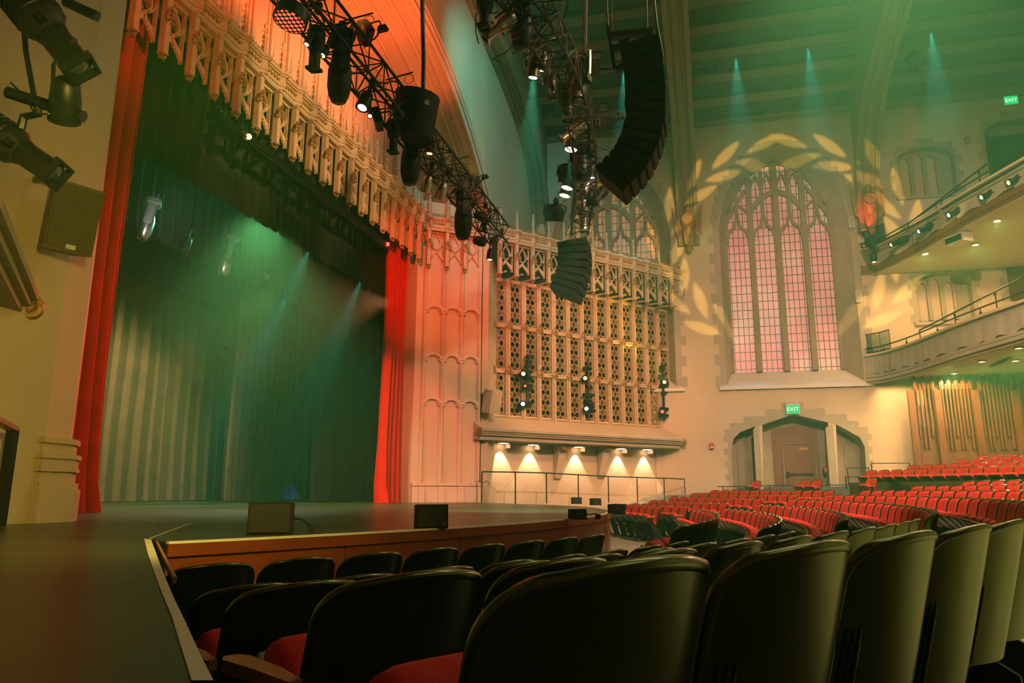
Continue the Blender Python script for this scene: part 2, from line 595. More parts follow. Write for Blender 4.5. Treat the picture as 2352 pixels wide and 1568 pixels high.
def tracery_window(n, su, glass_mat):
    o_, i_ = shift(BW, su), shift(BI, su)
    win = thing('window_%d' % n, ('tall pointed church window with pink leaded panes, beside the rear balconies' if n == 1 else 'pointed church window with amber leaded panes, half hidden behind the organ canopy'), 'window', SIDE.p((o_['u0'] + o_['u1']) / 2, 0, o_['vb']), kind='structure')
    quoins(SIDE, **o_, row=.48).obj('stone_surround', STONE, win)
    m = MB(SIDE); A = arch_outline(**o_); B = arch_outline(**i_)
    bridge(m, A[:], B[:], 0, GD, closed=False)
    m.obj('splayed_reveal', STONE, win, smooth=30)
    m = MB(SIDE)     # sloping sill with a projecting edge
    a0, a1 = o_['u0'] - .35, o_['u1'] + .35
    vb, vi = o_['vb'], i_['vb']
    m.add([(a0, .16, vb - .06), (a1, .16, vb - .06), (a1, .16, vb - .2), (a0, .16, vb - .2), (a0, 0, vb - .2), (a1, 0, vb - .2),
           (i_['u0'] - .02, GD, vi + .01), (i_['u1'] + .02, GD, vi + .01)], [(0, 1, 7, 6), (0, 1, 2, 3), (2, 3, 4, 5), (0, 3, 4), (1, 2, 5)])
    m.obj('sloping_sill', WHITEP, win)
    m = MB(SIDE); m.poly(arch_outline(**i_), d0=GD - .03, d1=GD - .06); m.obj('leaded_glass', glass_mat, win)
    m = MB(SIDE)
    u0, u1, vb_, vs, va = i_['u0'], i_['u1'], i_['vb'], i_['vs'], i_['va']
    w = u1 - u0; q = w / 4
    top = lambda u: vs + (va - vs) * max(0, 1 - abs((u - (u0 + u1) / 2) / (w / 2)) ** 1.9) ** (1 / 1.6)
    for k in (1, 2, 3):
        u = u0 + q * k
        m.ribbon([(u, vb_), (u, top(u))], .26, GD - .1, GD + .22)
    m.ribbon([(a, b) for a, b in arch_outline(**i_)], .22, GD - .1, GD + .12)
    hs = SIDE.px(1780, 520, GD)[1] - .45
    for k in range(4):
        a, b = u0 + q * k + .1, u0 + q * (k + 1) - .1; c = (a + b) / 2
        ap = hs + .95
        Lh = [(a, hs - .25), (a + .02, hs), (a + .14, hs + .32), (a + .38, hs + .52), (c - .08, ap - .12), (c, ap + .15)]
        Rh = [(2 * c - x, y) for x, y in Lh]
        m.ribbon(Lh, .13, GD - .1, GD + .16); m.ribbon(Rh, .13, GD - .1, GD + .16)
        m.ribbon([(c, ap), (c, top(c))], .17, GD - .1, GD + .15)
        # cusps inside the head
        for sg in (-1, 1):
            m.ribbon([(c + sg * .42, hs + .35), (c + sg * .25, hs + .28), (c + sg * .2, hs + .5)], .05, GD - .1, GD + .1)
        hh = min(top(a + .3), top(b - .3)) - .55
        if hh > ap + .6:     # small lights above
            for x0, x1 in ((a + .02, c - .05), (c + .05, b - .02)):
                xm = (x0 + x1) / 2
                m.ribbon([(x0, hh - .35), (x0 + .1, hh), (xm, hh + .22), (x1 - .1, hh), (x1, hh - .35)], .12, GD - .1, GD + .13)
        elif hh > ap - .3:
            m.ribbon([(a, ap + .3), (c, ap + .75), (b, ap + .3)], .11, GD - .1, GD + .12)
    # the big inner arch over the middle lights
    m.ribbon([(u0 + q * .98, vs + .75), (u0 + q * 1.4, vs + 1.45), (u0 + q * 2, vs + 1.8), (u0 + q * 2.6, vs + 1.45), (u0 + q * 3.02, vs + .75)], .24, GD - .1, GD + .18)
    m.ribbon([(u0 + .1, vs + .35), (u0 + q * .5, vs + 1.3), (u0 + q * .85, vs + 1.9)], .16, GD - .1, GD + .14)
    m.ribbon([(u1 - .1, vs + .35), (u1 - q * .5, vs + 1.3), (u1 - q * .85, vs + 1.9)], .16, GD - .1, GD + .14)
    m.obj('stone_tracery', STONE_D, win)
    return win


def glass_mat(name, c1, c2, es):
    mt = mat(name, c1, .35, var=0); nt = mt.node_tree; b = nt.nodes['Principled BSDF']
    tc = nt.nodes['Texture Coordinate']
    mp = nt.nodes.new('ShaderNodeMapping'); mp.inputs['Rotation'].default_value = (PI / 2, 0, PI / 2)
    sep = nt.nodes.new('ShaderNodeSeparateXYZ'); cmb = nt.nodes.new('ShaderNodeCombineXYZ')
    nt.links.new(tc.outputs['Object'], sep.inputs[0])
    nt.links.new(sep.outputs['Y'], cmb.inputs['X']); nt.links.new(sep.outputs['Z'], cmb.inputs['Y'])
    br = nt.nodes.new('ShaderNodeTexBrick'); br.offset = 0; br.squash = 1
    br.inputs['Scale'].default_value = 1; br.inputs['Mortar Size'].default_value = .018; br.inputs['Mortar Smooth'].default_value = .1
    br.inputs['Brick Width'].default_value = .232; br.inputs['Row Height'].default_value = .40
    br.inputs['Bias'].default_value = 0
    br.inputs['Color1'].default_value = (1, 1, 1, 1); br.inputs['Color2'].default_value = (.9, .86, .9, 1); br.inputs['Mortar'].default_value = (.06, .045, .02, 1)
    nt.links.new(cmb.outputs[0], br.inputs['Vector'])
    nz = nt.nodes.new('ShaderNodeTexNoise'); nz.inputs['Scale'].default_value = .32; nz.inputs['Detail'].default_value = 2
    nt.links.new(tc.outputs['Object'], nz.inputs['Vector'])
    rp = nt.nodes.new('ShaderNodeValToRGB'); rp.color_ramp.elements[0].position = .42; rp.color_ramp.elements[1].position = .6
    rp.color_ramp.elements[0].color = list(c1) + [1]; rp.color_ramp.elements[1].color = list(c2) + [1]
    nt.links.new(nz.outputs['Fac'], rp.inputs['Fac'])
    mx = nt.nodes.new('ShaderNodeMix'); mx.data_type = 'RGBA'; mx.blend_type = 'MULTIPLY'; mx.inputs['Factor'].default_value = 1
    nt.links.new(rp.outputs['Color'], mx.inputs['A']); nt.links.new(br.outputs['Color'], mx.inputs['B'])
    nt.links.new(mx.outputs['Result'], b.inputs['Base Color'])
    nt.links.new(mx.outputs['Result'], b.inputs['Emission Color']); b.inputs['Emission Strength'].default_value = es; mt.cycles.emission_sampling = 'NONE'  # panes also emit, standing in for light falling on the glass
    return mt


tracery_window(1, 0, glass_mat('rose_glass', (.80, .38, .36), (.84, .62, .48), .42))
tracery_window(2, -BAY, glass_mat('amber_glass', (.85, .42, .10), (.85, .55, .22), .40))

# recess backs, small windows and doors of the side wall
def recess(m, L, d):
    bridge(m, L, L, 0, -d)


mb = MB(SIDE)
for L in (DC, DL, DR):
    recess(mb, L, 1.05)
mb.poly([(DL[0][0] - .4, .8), (DR[-1][0] + .4, .8), (DR[-1][0] + .4, 5), (DL[0][0] - .4, 5)], d0=-1.05)
for sx in (1710, 1958):
    u, v = SIDE.px(sx, 1040, -1.03)
    w = .17 if sx < 1800 else .2
    mb.ribbon(arch_outline(u - w - .1, u + w + .1, .85, v + .15, v + .6, n=6), .09, -1.05, -.98)
struct('wall_door_recess', mb, STONE)
u0, u1 = DL[0][0], DR[-1][0]
m = MB(SIDE)
va = DC[2][1]
sideL = [DL[0], DL[1], DL[2], DL[3], DL[4], DC[1], DC[2]]
sideR = [DR[5], DR[4], DR[3], DR[2], DR[1], DC[3], DC[2]]


def u_at(P, v):
    if v <= P[0][1]:
        return P[0][0]
    for (ua, a_), (ub, b_) in zip(P, P[1:]):
        if b_ > a_ and v <= b_:
            return ua + (ub - ua) * (v - a_) / (b_ - a_)
    return P[-1][0]


k = 0; v = .9
while v < va + .28:
    v1 = v + .28
    for P, sg in ((sideL, -1), (sideR, 1)):
        ext = (.30 if k % 2 else .15) if v < 3.2 else .34
        out = u_at(P, v if v < 3.2 else v - .22) + sg * ext
        if v > va - .05:
            out = DC[2][0] + sg * .45
        n_ = 4
        for i in range(n_):
            a_, b_ = v + (v1 - v) * i / n_, v + (v1 - v) * (i + 1) / n_
            m.add([(out, .012, a_), (u_at(P, a_), .012, a_), (u_at(P, b_), .012, b_), (out, .012, b_)], [(0, 1, 2, 3)])
    v = v1; k += 1
for a, b in ((DL[-1], DC[0]), (DC[-1], DR[0])):
    m.add([(a[0], .014, .85), (b[0], .014, .85), (b[0], .014, 4.2), (a[0], .014, 3.95)], [(0, 1, 2, 3)])
struct('trim_1', m, STONE)

dr = thing('door_1', 'dark brown wooden exit door with pointed panel under the green exit sign', 'door', SIDE.p(*[(DC[0][0] + DC[-1][0]) / 2, -1, .9]), kind='structure')
q = lambda x, y: SIDE.px(x, y, -1.0)
m = MB(SIDE); m.poly([(q(1774, 1000)[0], .9), q(1772, 987), q(1822, 976), q(1876, 985), (q(1878, 1000)[0], .9)], d0=-1.04, d1=-.98); m.obj('door_surround', DOORM, dr)
m = MB(SIDE); a = q(1799, 1022); b = q(1868, 1022)
m.box(a[0], b[0], -.99, -.94, .9, a[1]); m.obj('door_leaf', DOORM, dr, bevel=.01)
m = MB(SIDE); m.ribbon([(a[0] - .04, .9), (a[0] - .04, a[1] + .05), (b[0] + .04, a[1] + .05), (b[0] + .04, .9)], .07, -1, -.93); m.obj('door_frame', STONE_D, dr)
m = MB(SIDE); c = q(1834, 1089); m.box(a[0] + .08, b[0] - .1, -.94, -.87, c[1] - .04, c[1] + .04); m.box(a[0] + .04, a[0] + .2, -.94, -.85, c[1] - .12, c[1] + .1); m.obj('push_bar', BLACK, dr)
m = MB(SIDE); c = q(1846, 1030); m.box(c[0] - .2, c[0] + .2, -.94, -.92, c[1] - .06, c[1] + .05); m.obj('closer_plate', GILT, dr)

for i, (a, dep) in enumerate(SM):
    m = MB(SIDE); L = arch_outline(**a, p=2.4, q=1.4, n=8)
    w = thing(['window_3', 'door_2', 'window_4', 'door_3', 'trim_2'][i], ['small three-light blind window high on the wall above the balcony rail', 'dark green upper door under the high exit sign at far right', 'three-light blind window under the upper balcony', 'brown door at the right edge below the upper balcony', 'arched wall niche behind the wooden slat screen'][i],
              'door' if i in (1, 3) else 'window' if i < 4 else 'niche', SIDE.p((a['u0'] + a['u1']) / 2, 0, a['vb']), kind='structure')
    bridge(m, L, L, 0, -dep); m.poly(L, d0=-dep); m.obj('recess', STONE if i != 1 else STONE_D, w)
    quoins(SIDE, **a, row=.36, lo=.16, hi=.32, top=.4, p=2.4, q=1.4).obj('stone_surround', STONE, w)
    uc, ww = (a['u0'] + a['u1']) / 2, a['u1'] - a['u0']
    if i in (0, 2):
        m = MB(SIDE); g = MB(SIDE)
        for k in range(3):
            b0 = a['u0'] + ww * (.06 + .235 * k); b1 = b0 + ww * .2; hv = a['vs'] + (a['va'] - a['vs']) * (.15 if k != 1 else .5)
            Lk = arch_outline(b0, b1, a['vb'] + .15, hv - .15, hv + .12, n=5)
            m.ribbon(Lk, .09, -dep, -dep + .18); g.poly(Lk, d0=-dep + .02)
        m.obj('mullions', STONE, w); g.obj('blind_panel', PLASTER, w)
        m = MB(SIDE); m.box(a['u0'] - .2, a['u1'] + .2, -dep, .14, a['vb'] - .14, a['vb']); m.obj('sill', STONE, w)
    if i in (1, 3):
        m = MB(SIDE); m.box(a['u0'] + .12, a['u1'] - .12, -dep, -dep + .06, a['vb'], a['vs'] + .05); m.obj('door_leaf', DOORM if i == 3 else BLACKP, w)
        m = MB(SIDE); m.box(a['u0'] + .5, a['u1'] - .6, -dep + .06, -dep + .16, a['vs'] - .25, a['vs'] - .15); m.obj('door_closer', BLACK, w)

# ------------------------------------------------------------------ other walls
ARX, ARZ, ARR = 16.9, 1.9, 13.8
JL, JR = 7.45, 26.25


def arcz(x, r=ARR):
    return ARZ + math.sqrt(max(0, r * r - (x - ARX) ** 2))


roof = lambda x: 18.88 + (33.9 - abs(x - 16.9) - 16.9) * math.tan(math.radians(33))
arch = [(JL + (JR - JL) * i / 40, arcz(JL + (JR - JL) * i / 40)) for i in range(41)]
mb = MB(); mb.poly([(-2.2, -.2), (JL, -.2)] + arch + [(JR, -.2), (34.2, -.2), (34.2, 18.9), (16.9, 30.0), (-2.2, 18.0)], d0=8.0, d1=8.25)
struct('wall_stage', mb, PLASTER)
mb = MB()       # arch soffit with its roll mouldings
N = 48
a0, a1 = math.atan2(arcz(JR) - ARZ, JR - ARX), math.atan2(arcz(JL) - ARZ, JL - ARX)
ring = lambda r, y: [(ARX + r * math.cos(a0 + (a1 - a0) * i / N), y, ARZ + r * math.sin(a0 + (a1 - a0) * i / N)) for i in range(N + 1)]
prof = [(0, 8.0), (.0, 8.35), (.12, 8.42), (.12, 9.0), (.02, 9.08), (.02, 9.2), (.14, 9.28), (.14, 10.0), (.05, 10.3)]
vs = []
for dr_, y in prof:
    vs += ring(ARR + dr_, y)
mb.add(vs, [(j * (N + 1) + i, j * (N + 1) + i + 1, (j + 1) * (N + 1) + i + 1, (j + 1) * (N + 1) + i) for j in range(len(prof) - 1) for i in range(N)])
for r_, y, t in ((ARR + .03, 8.02, .09), (ARR + .06, 8.7, .06), (ARR + .03, 9.14, .07), (ARR + .05, 9.7, .05), (ARR + .32, 7.97, .07), (ARR + .6, 7.98, .05)):
    mb.tube(ring(r_, y), t, 8)
struct('trim_3', mb, PILM, smooth=50)
# jamb returns beside the arch
uL, uR = PIL.px(950, 900, -.2)[0], PIL.px(1104, 900, -.2)[0]
_a, _b = PIL.p(uL, -.2, 0), PIL.p(uR, -.2, 0)
mb = MB(); mb.poly([(_a.x, _a.y), (_b.x, _b.y), (27.6, 9.0), (26.5, 11.4), (24.9, 11.0)], d0=-.2, d1=12.2, plane='xy')
struct('wall_jamb_right', mb, PLASTER)
mb = MB(); mb.poly([(6.6, 8.2), (7.45, 8.02), (7.95, 8.12), (8.25, 8.4), (8.9, 10.2), (8.9, 10.7), (7.0, 10.7)], d0=SZ, d1=12.3, plane='xy')
struct('wall_jamb_left', mb, PILM)
# tympanum behind the canopy, with slender shafts
mb = MB(); mb.poly([(7.2, 11.2)] + [(7.2 + 19.3 * i / 40, arcz(7.2 + 19.3 * i / 40, 14.2)) for i in range(41)] + [(26.5, 11.2)], d0=10.35, d1=10.6)
for i in range(-3, 21):
    x = 10.75 + .772 * i
    if x < 7.4 or x > 26.3:
        continue
    zt = arcz(x, 14.0)
    for dx, r in ((-.1, .035), (.1, .035)):
        mb.tube([(x + dx, 10.32, 11.2), (x + dx, 10.32, zt)], r, 8)
    mb.box(x - .05, x + .05, 10.24, 10.36, 11.2, zt)
    mb.ribbon([(x, 16.0 - abs(x - ARX) * .18), (x + .12, 16.3 - abs(x - ARX) * .18), (x + .386, 16.7 - abs(x - ARX) * .18), (x + .65, 16.3 - abs(x - ARX) * .18), (x + .772, 16.0 - abs(x - ARX) * .18)], .08, 10.3, 10.36)
struct('wall_tympanum', mb, PILM, smooth=30)
mb = MB(); mb.box(8.6, 25.6, 10.4, 10.7, 10.9, 11.4); struct('wall_lintel', mb, PLASTER)

# left diagonal organ wall, left side wall and rear wall complete the house
LG = Frame((6.75, 8.0, 0), (-.735, -.678, 0), (.678, -.735, 0))
mb = MB(LG); mb.poly([(0, -.2), (11.9, -.2), (11.9, 18), (0, 18)], d0=-.75, d1=-1.0); struct('wall_diagonal', mb, PLASTER)
mb = MB(); mb.box(-2.3, -2.05, -17.5, 0.0, -.2, 19); struct('wall_left', mb, PLASTER)
mb = MB(); mb.box(-2.3, 36, -17.8, -17.5, -.2, 22); struct('wall_rear', mb, PLASTER)
# stage house
mb = MB(); mb.box(-4, 42, 26, 26.2, SZ - .1, 18); mb.box(41.8, 42, 10.2, 26, SZ - .1, 18); mb.box(-4.2, -4, 8.3, 26, SZ - .1, 18); mb.box(-4, 42, 8.3, 26, 17.8, 18)
struct('wall_backstage', mb, BLACKP)

# ------------------------------------------------------------------ roof
mb = MB()
sl = math.tan(math.radians(33))
rx = lambda x: 18.88 + (33.95 - x) * sl
mb.add([(34.4, 8.1, rx(34.4)), (34.4, -17.6, rx(34.4)), (16.9, -17.6, rx(16.9)), (16.9, 8.1, rx(16.9)), (-.6, -17.6, rx(34.4)), (-.6, 8.1, rx(34.4))], [(0, 1, 2, 3), (3, 2, 4, 5)])
struct('ceiling', mb, BOARD)
mb = MB()
for k in range(17):
    x = 33.9 - .98 * k
    for xx in ((x, 33.8 - x) if k else (x,)):
        d = 1 if xx > 16.9 else -1
        M = TR(xx, 0, rx(x) - (.02 if k else .0)) @ RY(d * math.radians(33))
        mb.box(-.2, .2, -17.5, 8.0, -.3, .02, M)
struct('trim_4', mb, TIMBER)
mb = MB(SIDE); mb.box(-7.2, 17, 0, .22, 18.6, 18.86); struct('trim_5', mb, TIMBER)

RIB = [(33.75, 12.6), (33.72, 13.8), (33.35, 15.2), (32.4, 16.7), (30.6, 17.9), (28.2, 18.55), (25.0, 19.0), (21.0, 19.6), (16.9, 20.4)]


def smooth_pts(P, n=4):
    out = []
    for i in range(len(P) - 1):
        p0 = V(P[max(i - 1, 0)] + (0,)); p1 = V(P[i] + (0,)); p2 = V(P[i + 1] + (0,)); p3 = V(P[min(i + 2, len(P) - 1)] + (0,))
        for k in range(n):
            t = k / n
            q = .5 * ((2 * p1) + (p2 - p0) * t + (2 * p0 - 5 * p1 + 4 * p2 - p3) * t * t + (3 * p1 - p0 - 3 * p2 + p3) * t ** 3)
            out.append((q.x, q.y))
    return out + [P[-1]]


RS = smooth_pts(RIB)


def rib(n, y, w, half=False):
    m = MB()
    full = RS if half else RS + [(33.8 - x, z) for x, z in reversed(RS[:-1])]
    top = [(33.95, RS[0][1]), (33.95, rx(33.95)), (16.9, rx(16.9))] + ([] if half else [(-.15, rx(33.95)), (-.15, RS[0][1])])
    m.poly(full + list(reversed(top)), d0=y - w / 2 + .12, d1=y + w / 2 - .12)
    m.ribbon(full, .3, y - w / 2, y - w / 2 + .2); m.ribbon(full, .3, y + w / 2 - .2, y + w / 2)
    for s in (-.16, .16):
        m.tube([(x, y + s, z - .02) for x, z in full], .04, 6)
    return struct('trim_%d' % n, m, TIMBER)


rib(6, .45, .98); rib(7, -7.5, .98); rib(8, 7.55, .85)
# ------------------------------------------------------------------ one theatre seat (origin on the floor, faces local +Y)
def shell_pt(a, v, off=0.0, W=.242, z0=.40, z1=.84, r=.085):
    z = z0 + (z1 - z0) * v
    dz = z - (z1 - r)
    hw = W + .005 * (1 - v)
    if dz > 0:
        hw = hw - r + math.sqrt(max(0, r * r - dz * dz))
    y = -.115 * v + .088 * (a * hw / W) ** 2 + off
    return V((a * hw, y, z + .014 * v * v * (1 - a * a)))


def vmap(t):
    return 1 - (1 - t) ** 1.7


def seat_meshes(nu, nv, detail):
    M = {}
    m = MB()
    f = lambda i, j: shell_pt(-1 + 2 * i, vmap(j))
    g = lambda i, j: shell_pt(-1 + 2 * i, vmap(j), .022)
    m.sheet(f, nu, nv); b = len(m.v)
    m.sheet(g, nu, nv)
    loop = [j * (nu + 1) for j in range(nv + 1)] + [nv * (nu + 1) + i for i in range(1, nu + 1)] + [j * (nu + 1) + nu for j in range(nv - 1, -1, -1)] + [i for i in range(nu - 1, 0, -1)]
    k = len(loop)
    for i in range(k):
        a, c = loop[i], loop[(i + 1) % k]
        m.f.append((a, c, c + b, a + b))
    rim = [shell_pt(-1, vmap(j / nv), .010) for j in range(nv + 1)] + [shell_pt(-1 + 2 * i / nu, 1, .010) for i in range(1, nu)] + [shell_pt(1, vmap(j / nv), .010) for j in range(nv, -1, -1)]
    m.tube(rim, .0135, 8 if detail else 5)
    if detail:
        for s in (-1, 1):
            for u in (.80, .86, .92):
                m.tube([shell_pt(s * u, .02 + .56 * t / 6, -.003) for t in range(7)], [.005] * 6 + [.001], 5)
    M['backrest'] = m.mesh('backrest', LACQ, smooth=50)
    m = MB()
    def pad(i, j):
        a = -1 + 2 * i; v = .06 + .915 * vmap(j)
        th = .026 + .045 * max(0, (1 - a ** 6)) * max(0, 1 - (2 * j - 1) ** 8)
        return shell_pt(a * .95, v, th, r=.08)
    m.sheet(pad, max(6, nu // 2 * 2 - 2), max(6, nv - 4))
    M['back_cushion'] = m.mesh('back_cushion', UPHOL, smooth=80)
    # tipped-up seat: cushion on the inside, lacquered pan outside
    hy, hz, ty, tz = .12, .40, .32, .61
    m = MB()
    def cush(i, j):
        ang = 2 * PI * j
        end = i < 1e-6 or i > 1 - 1e-6
        a = max(-1, min(1, (-1 + 2 * i) * 1.12))
        c, s_ = math.cos(ang), math.sin(ang)
        e = lambda q: math.copysign(abs(q) ** .45, q)
        L, T = .19, .06
        w = max(.05, (1 - abs(a) ** 8)) ** .4
        l = e(c) * L * (.86 + .14 * w); t = e(s_) * T * (.55 + .45 * w)
        if end:
            l *= .03; t *= .03
        cy, cz = (hy + ty) / 2, (hz + tz) / 2
        dl = V((0, ty - hy, tz - hz)).normalized(); dn = V((0, -dl.z, dl.y))
        p = V((a * .222, cy, cz)) + dl * l + dn * (t + .022)
        return p
    nj = 20 if detail else 12
    m.sheet(cush, 14 if detail else 8, nj)
    M['seat_cushion'] = m.mesh('seat_cushion', UPHOL, smooth=80)
    m = MB()
    def pan(i, j, o=0):
        a = -1 + 2 * i
        dl = V((0, ty - hy, tz - hz)).normalized(); dn = V((0, dl.z, -dl.y))
        wv = .226 * (1 - .10 * max(0, j - .8) / .2)
        return V((a * wv, hy, hz)) + dl * (.355 * j - .01) + dn * (.048 + .022 * (1 - a * a) * math.sin(PI * min(1, j * 1.02)) - o)
    n_ = 8 if detail else 6
    m.sheet(lambda i, j: pan(i, j), n_, n_); m.sheet(lambda i, j: pan(i, j, .016), n_, n_)
    e = [pan(0, k / n_, .008) for k in range(n_ + 1)] + [pan(k / n_, 1, .008) for k in range(1, n_)] + [pan(1, k / n_, .008) for k in range(n_, -1, -1)]
    m.tube(e, .011, 6 if detail else 4)
    M['seat_pan'] = m.mesh('seat_pan', LACQ, smooth=50)
    def arm(x):
        m = MB(); out = []
        for i in range(9):
            a = PI * i / 8
            out.append((x + .024 * math.cos(a), .30 + .024 * math.sin(a)))
        out += [(x - .023, .22), (x - .019, .15), (x + .019, .15), (x + .023, .22)]
        m.poly(out, d0=.605, d1=.632, plane='xy')
        return m.mesh('armrest', ARMW, bevel=.004)
    def stand(x):
        m = MB()
        m.poly([(.19, .60), (.27, .60), (.24, .40), (.12, .06), (.20, .0), (-.08, .0), (-.02, .08), (.0, .30), (.17, .40)], d0=-.014, d1=.014, M=TR(x, 0, 0) @ RZ(PI / 2))
        return m.mesh('support', BLACK, bevel=.003 if detail else 0)
    for k, x in (('L', -.2655), ('R', .2655)):
        M['arm' + k] = arm(x); M['sup' + k] = stand(x)
    m = MB(); m.poly([(-.290, .02), (-.300, .20), (-.318, .36), (-.300, .40), (-.262, .40), (-.243, .36), (-.240, .18), (-.256, .02)], d0=.60, d1=.632, plane='xy'); M['armF'] = m.mesh('armrest', ARMW, bevel=.005)
    return M


def make_seat(ms, ends=''):
    r = thing('theatre_seat', 'seat', 'theatre seat')
    ks = [('backrest', 'backrest'), ('back_cushion', 'back_cushion'), ('seat_pan', 'seat_pan'), ('seat_cushion', 'seat_cushion'), ('support', 'supL'), ('armrest', 'armF' if ends == 'F' else 'armL')]
    if ends == 'R':
        ks += [('support', 'supR'), ('armrest', 'armR')]
    for nm, k in ks:
        o = bpy.data.objects.new(nm, ms[k]); COL.objects.link(o); o.parent = r
        if nm == 'armrest':
            o['label'] = 'honey coloured wooden armrest cap'
    remember(r)
    return r


HI, LO = seat_meshes(22, 22, True), seat_meshes(10, 12, False)
PROTO = {('hi', ''): make_seat(HI), ('hi', 'R'): make_seat(HI, 'R'), ('lo', ''): make_seat(LO), ('lo', 'R'): make_seat(LO, 'R'), ('hi', 'F'): make_seat(HI, 'F')}
FRESH = dict.fromkeys(PROTO, True)
ORD = ['first', 'second', 'third', 'fourth', 'fifth', 'sixth', 'seventh', 'eighth', 'ninth', 'tenth', 'eleventh', 'twelfth', 'thirteenth', 'fourteenth', 'fifteenth', 'sixteenth',
       'seventeenth', 'eighteenth', 'nineteenth', 'twentieth', 'twenty-first', 'twenty-second', 'twenty-third', 'twenty-fourth', 'twenty-fifth', 'twenty-sixth', 'twenty-seventh', 'twenty-eighth', 'twenty-ninth', 'thirtieth']


def put_seat(key, r, ph, z, label, group):
    """backrest top stands on radius r; the seat faces the stage centre"""
    p = pol(r - .11, ph, z)
    M = TR(*p) @ RZ(math.radians(ph) + PI / 2)
    if FRESH[key]:
        o = PROTO[key]; o.matrix_basis = M; FRESH[key] = False
        o['label'] = label; o['group'] = group
    else:
        o = dup(PROTO[key], M, label, group)
    return o


def row(q, r, ph0, n, zf, lab, group, step=1):
    for k in range(n):
        ph = ph0 + step * math.degrees(SW / r) * k
        last = (k == n - 1) if step > 0 else (k == 0)
        put_seat((q, 'F' if (q == 'hi' and k == 0) else 'R' if last else ''), r, ph, zf(ph), lab % ORD[k], group)


# near block, its lacquered backs towards us. (first right-hand back corner, seats)
NEAR = [(-121.648, 8, 'front'), (-122.379, 8, 'second'), (-122.944, 9, 'third'), (-123.353, 10, 'fourth'), (-123.99, 6, 'fifth')]
for i, (ph, n, nm) in enumerate(NEAR):
    r = ROW_R[i]
    ph0 = ph - math.degrees(SW * .40 / r)
    first = 0
    row('hi', r, ph0, n, lambda p, i=i: ROW_Z[i] + (.01 if i < 0 else 0), '%s glossy dark chair back from the left, ' + nm + ' row of the near block', 'near block, ' + nm + ' row')
# centre block, beyond the first aisle
CEN = [(-103.2, -77.5, 'front'), (-103.0, -74.5, 'second'), (-102.8, -74.0, 'third'), (-105.0, -73.6, 'fourth'), (-103.5, -73.5, 'fifth'), (-93.5, -73.5, 'sixth'), (-86.5, -75.2, 'seventh'), (-82.5, -76.4, 'eighth')]
for i, (p0, p1, nm) in enumerate(CEN):
    r = ROW_R[i] + (.16 if i == 0 else .05)
    n = min(30, int((p1 - p0) / math.degrees(SW / r)) + 1)
    row('lo', r, p1, n, lambda p, i=i: floor_z(ROW_R[i], p), '%s red seat from the far aisle, ' + nm + ' row of the centre block', 'centre block, ' + nm + ' row', -1)
# far block by the exit door, red fronts towards us
FAR = [(-57.5, -68.8, 'front'), (-55.4, -66.5, 'second'), (-54.53, -68.2, 'third'), (-54.0, -69.1, 'fourth'), (-53.64, -69.3, 'fifth'), (-53.31, -69.6, 'sixth')]
for i, (p0, p1, nm) in enumerate(FAR):
    r = ROW_R[i]
    n = int((p0 - p1) / math.degrees(SW / r)) + 1
    row('lo', r, p0, n, lambda p, i=i: floor_z(ROW_R[i], p), '%s red seat from the left, ' + nm + ' row of the block by the door', 'far block, ' + nm + ' row', -1)
# lone seats on the cross aisle
for k, (x, y, nm) in enumerate(((1741, 1105, 'single red seat on the cross aisle left of the exit door'), (1856, 1103, 'left seat of the red pair in front of the exit door'), (1882, 1103, 'right seat of the red pair in front of the exit door'), (2008, 1099, 'single red seat at the foot of the handrail ramp'))):
    r = 25.1
    ph = (-52.9, -56.1, -57.4, -61.0)[k]
    d = ray(x, y); a = d.x * d.x + d.y * d.y; b = -(d.x * CX0 + d.y * CY0); c = CX0 ** 2 + CY0 ** 2 - r * r
    t = (-b + math.sqrt(b * b - a * c)) / a
    p = EYE + d * t
    ph = math.degrees(math.atan2(p.y - CY0, p.x - CX0))
    put_seat(('lo', 'R'), r, ph, p.z - .84, nm, 'lone seats on the cross aisle')
# raised rear section
for r, x0, x1, y0, y1, nm in ((26.0, 2007, 2400, 1081, 1068, 'front'), (27.0, 2103, 2400, 1069, 1058, 'second'), (28.0, 2216, 2400, 1055.5, 1048, 'third'), (29.0, 2262, 2400, 1047, 1041, 'back')):
    def hit(x, y):
        d = ray(x, y); a = d.x * d.x + d.y * d.y; b = -(d.x * CX0 + d.y * CY0); c = CX0 ** 2 + CY0 ** 2 - r * r
        p = EYE + d * ((-b + math.sqrt(b * b - a * c)) / a)
        return math.degrees(math.atan2(p.y - CY0, p.x - CX0)), p.z - .84
    (a0_, z0_), (a1_, z1_) = hit(x0, y0), hit(x1, y1)
    n = int((a0_ - a1_) / math.degrees(SW / r)) + 1
    row('lo', r, a0_, n, lambda p: z0_ + (z1_ - z0_) * (a0_ - p) / (a0_ - a1_), '%s red seat from the left, ' + nm + ' row of the raised rear section', 'raised rear section, ' + nm + ' row', -1)
# ------------------------------------------------------------------ carved canopies, organ screen, pilasters
def FM(fr, u=0, d=0, v=0):
    a = fr.p(u, d, v)
    return Matrix(((fr.u.x, -fr.n.x, 0, a.x), (fr.u.y, -fr.n.y, 0, a.y), (0, 0, 1, a.z), (0, 0, 0, 1)))


def place(me, name, parent, x=0, y=0, z=0, rz=0, label=None):
    o = bpy.data.objects.new(name, me); COL.objects.link(o); o.parent = parent
    o.location = (x, y, z); o.rotation_euler = (0, 0, rz)
    if label:
        o['label'] = label
    return o


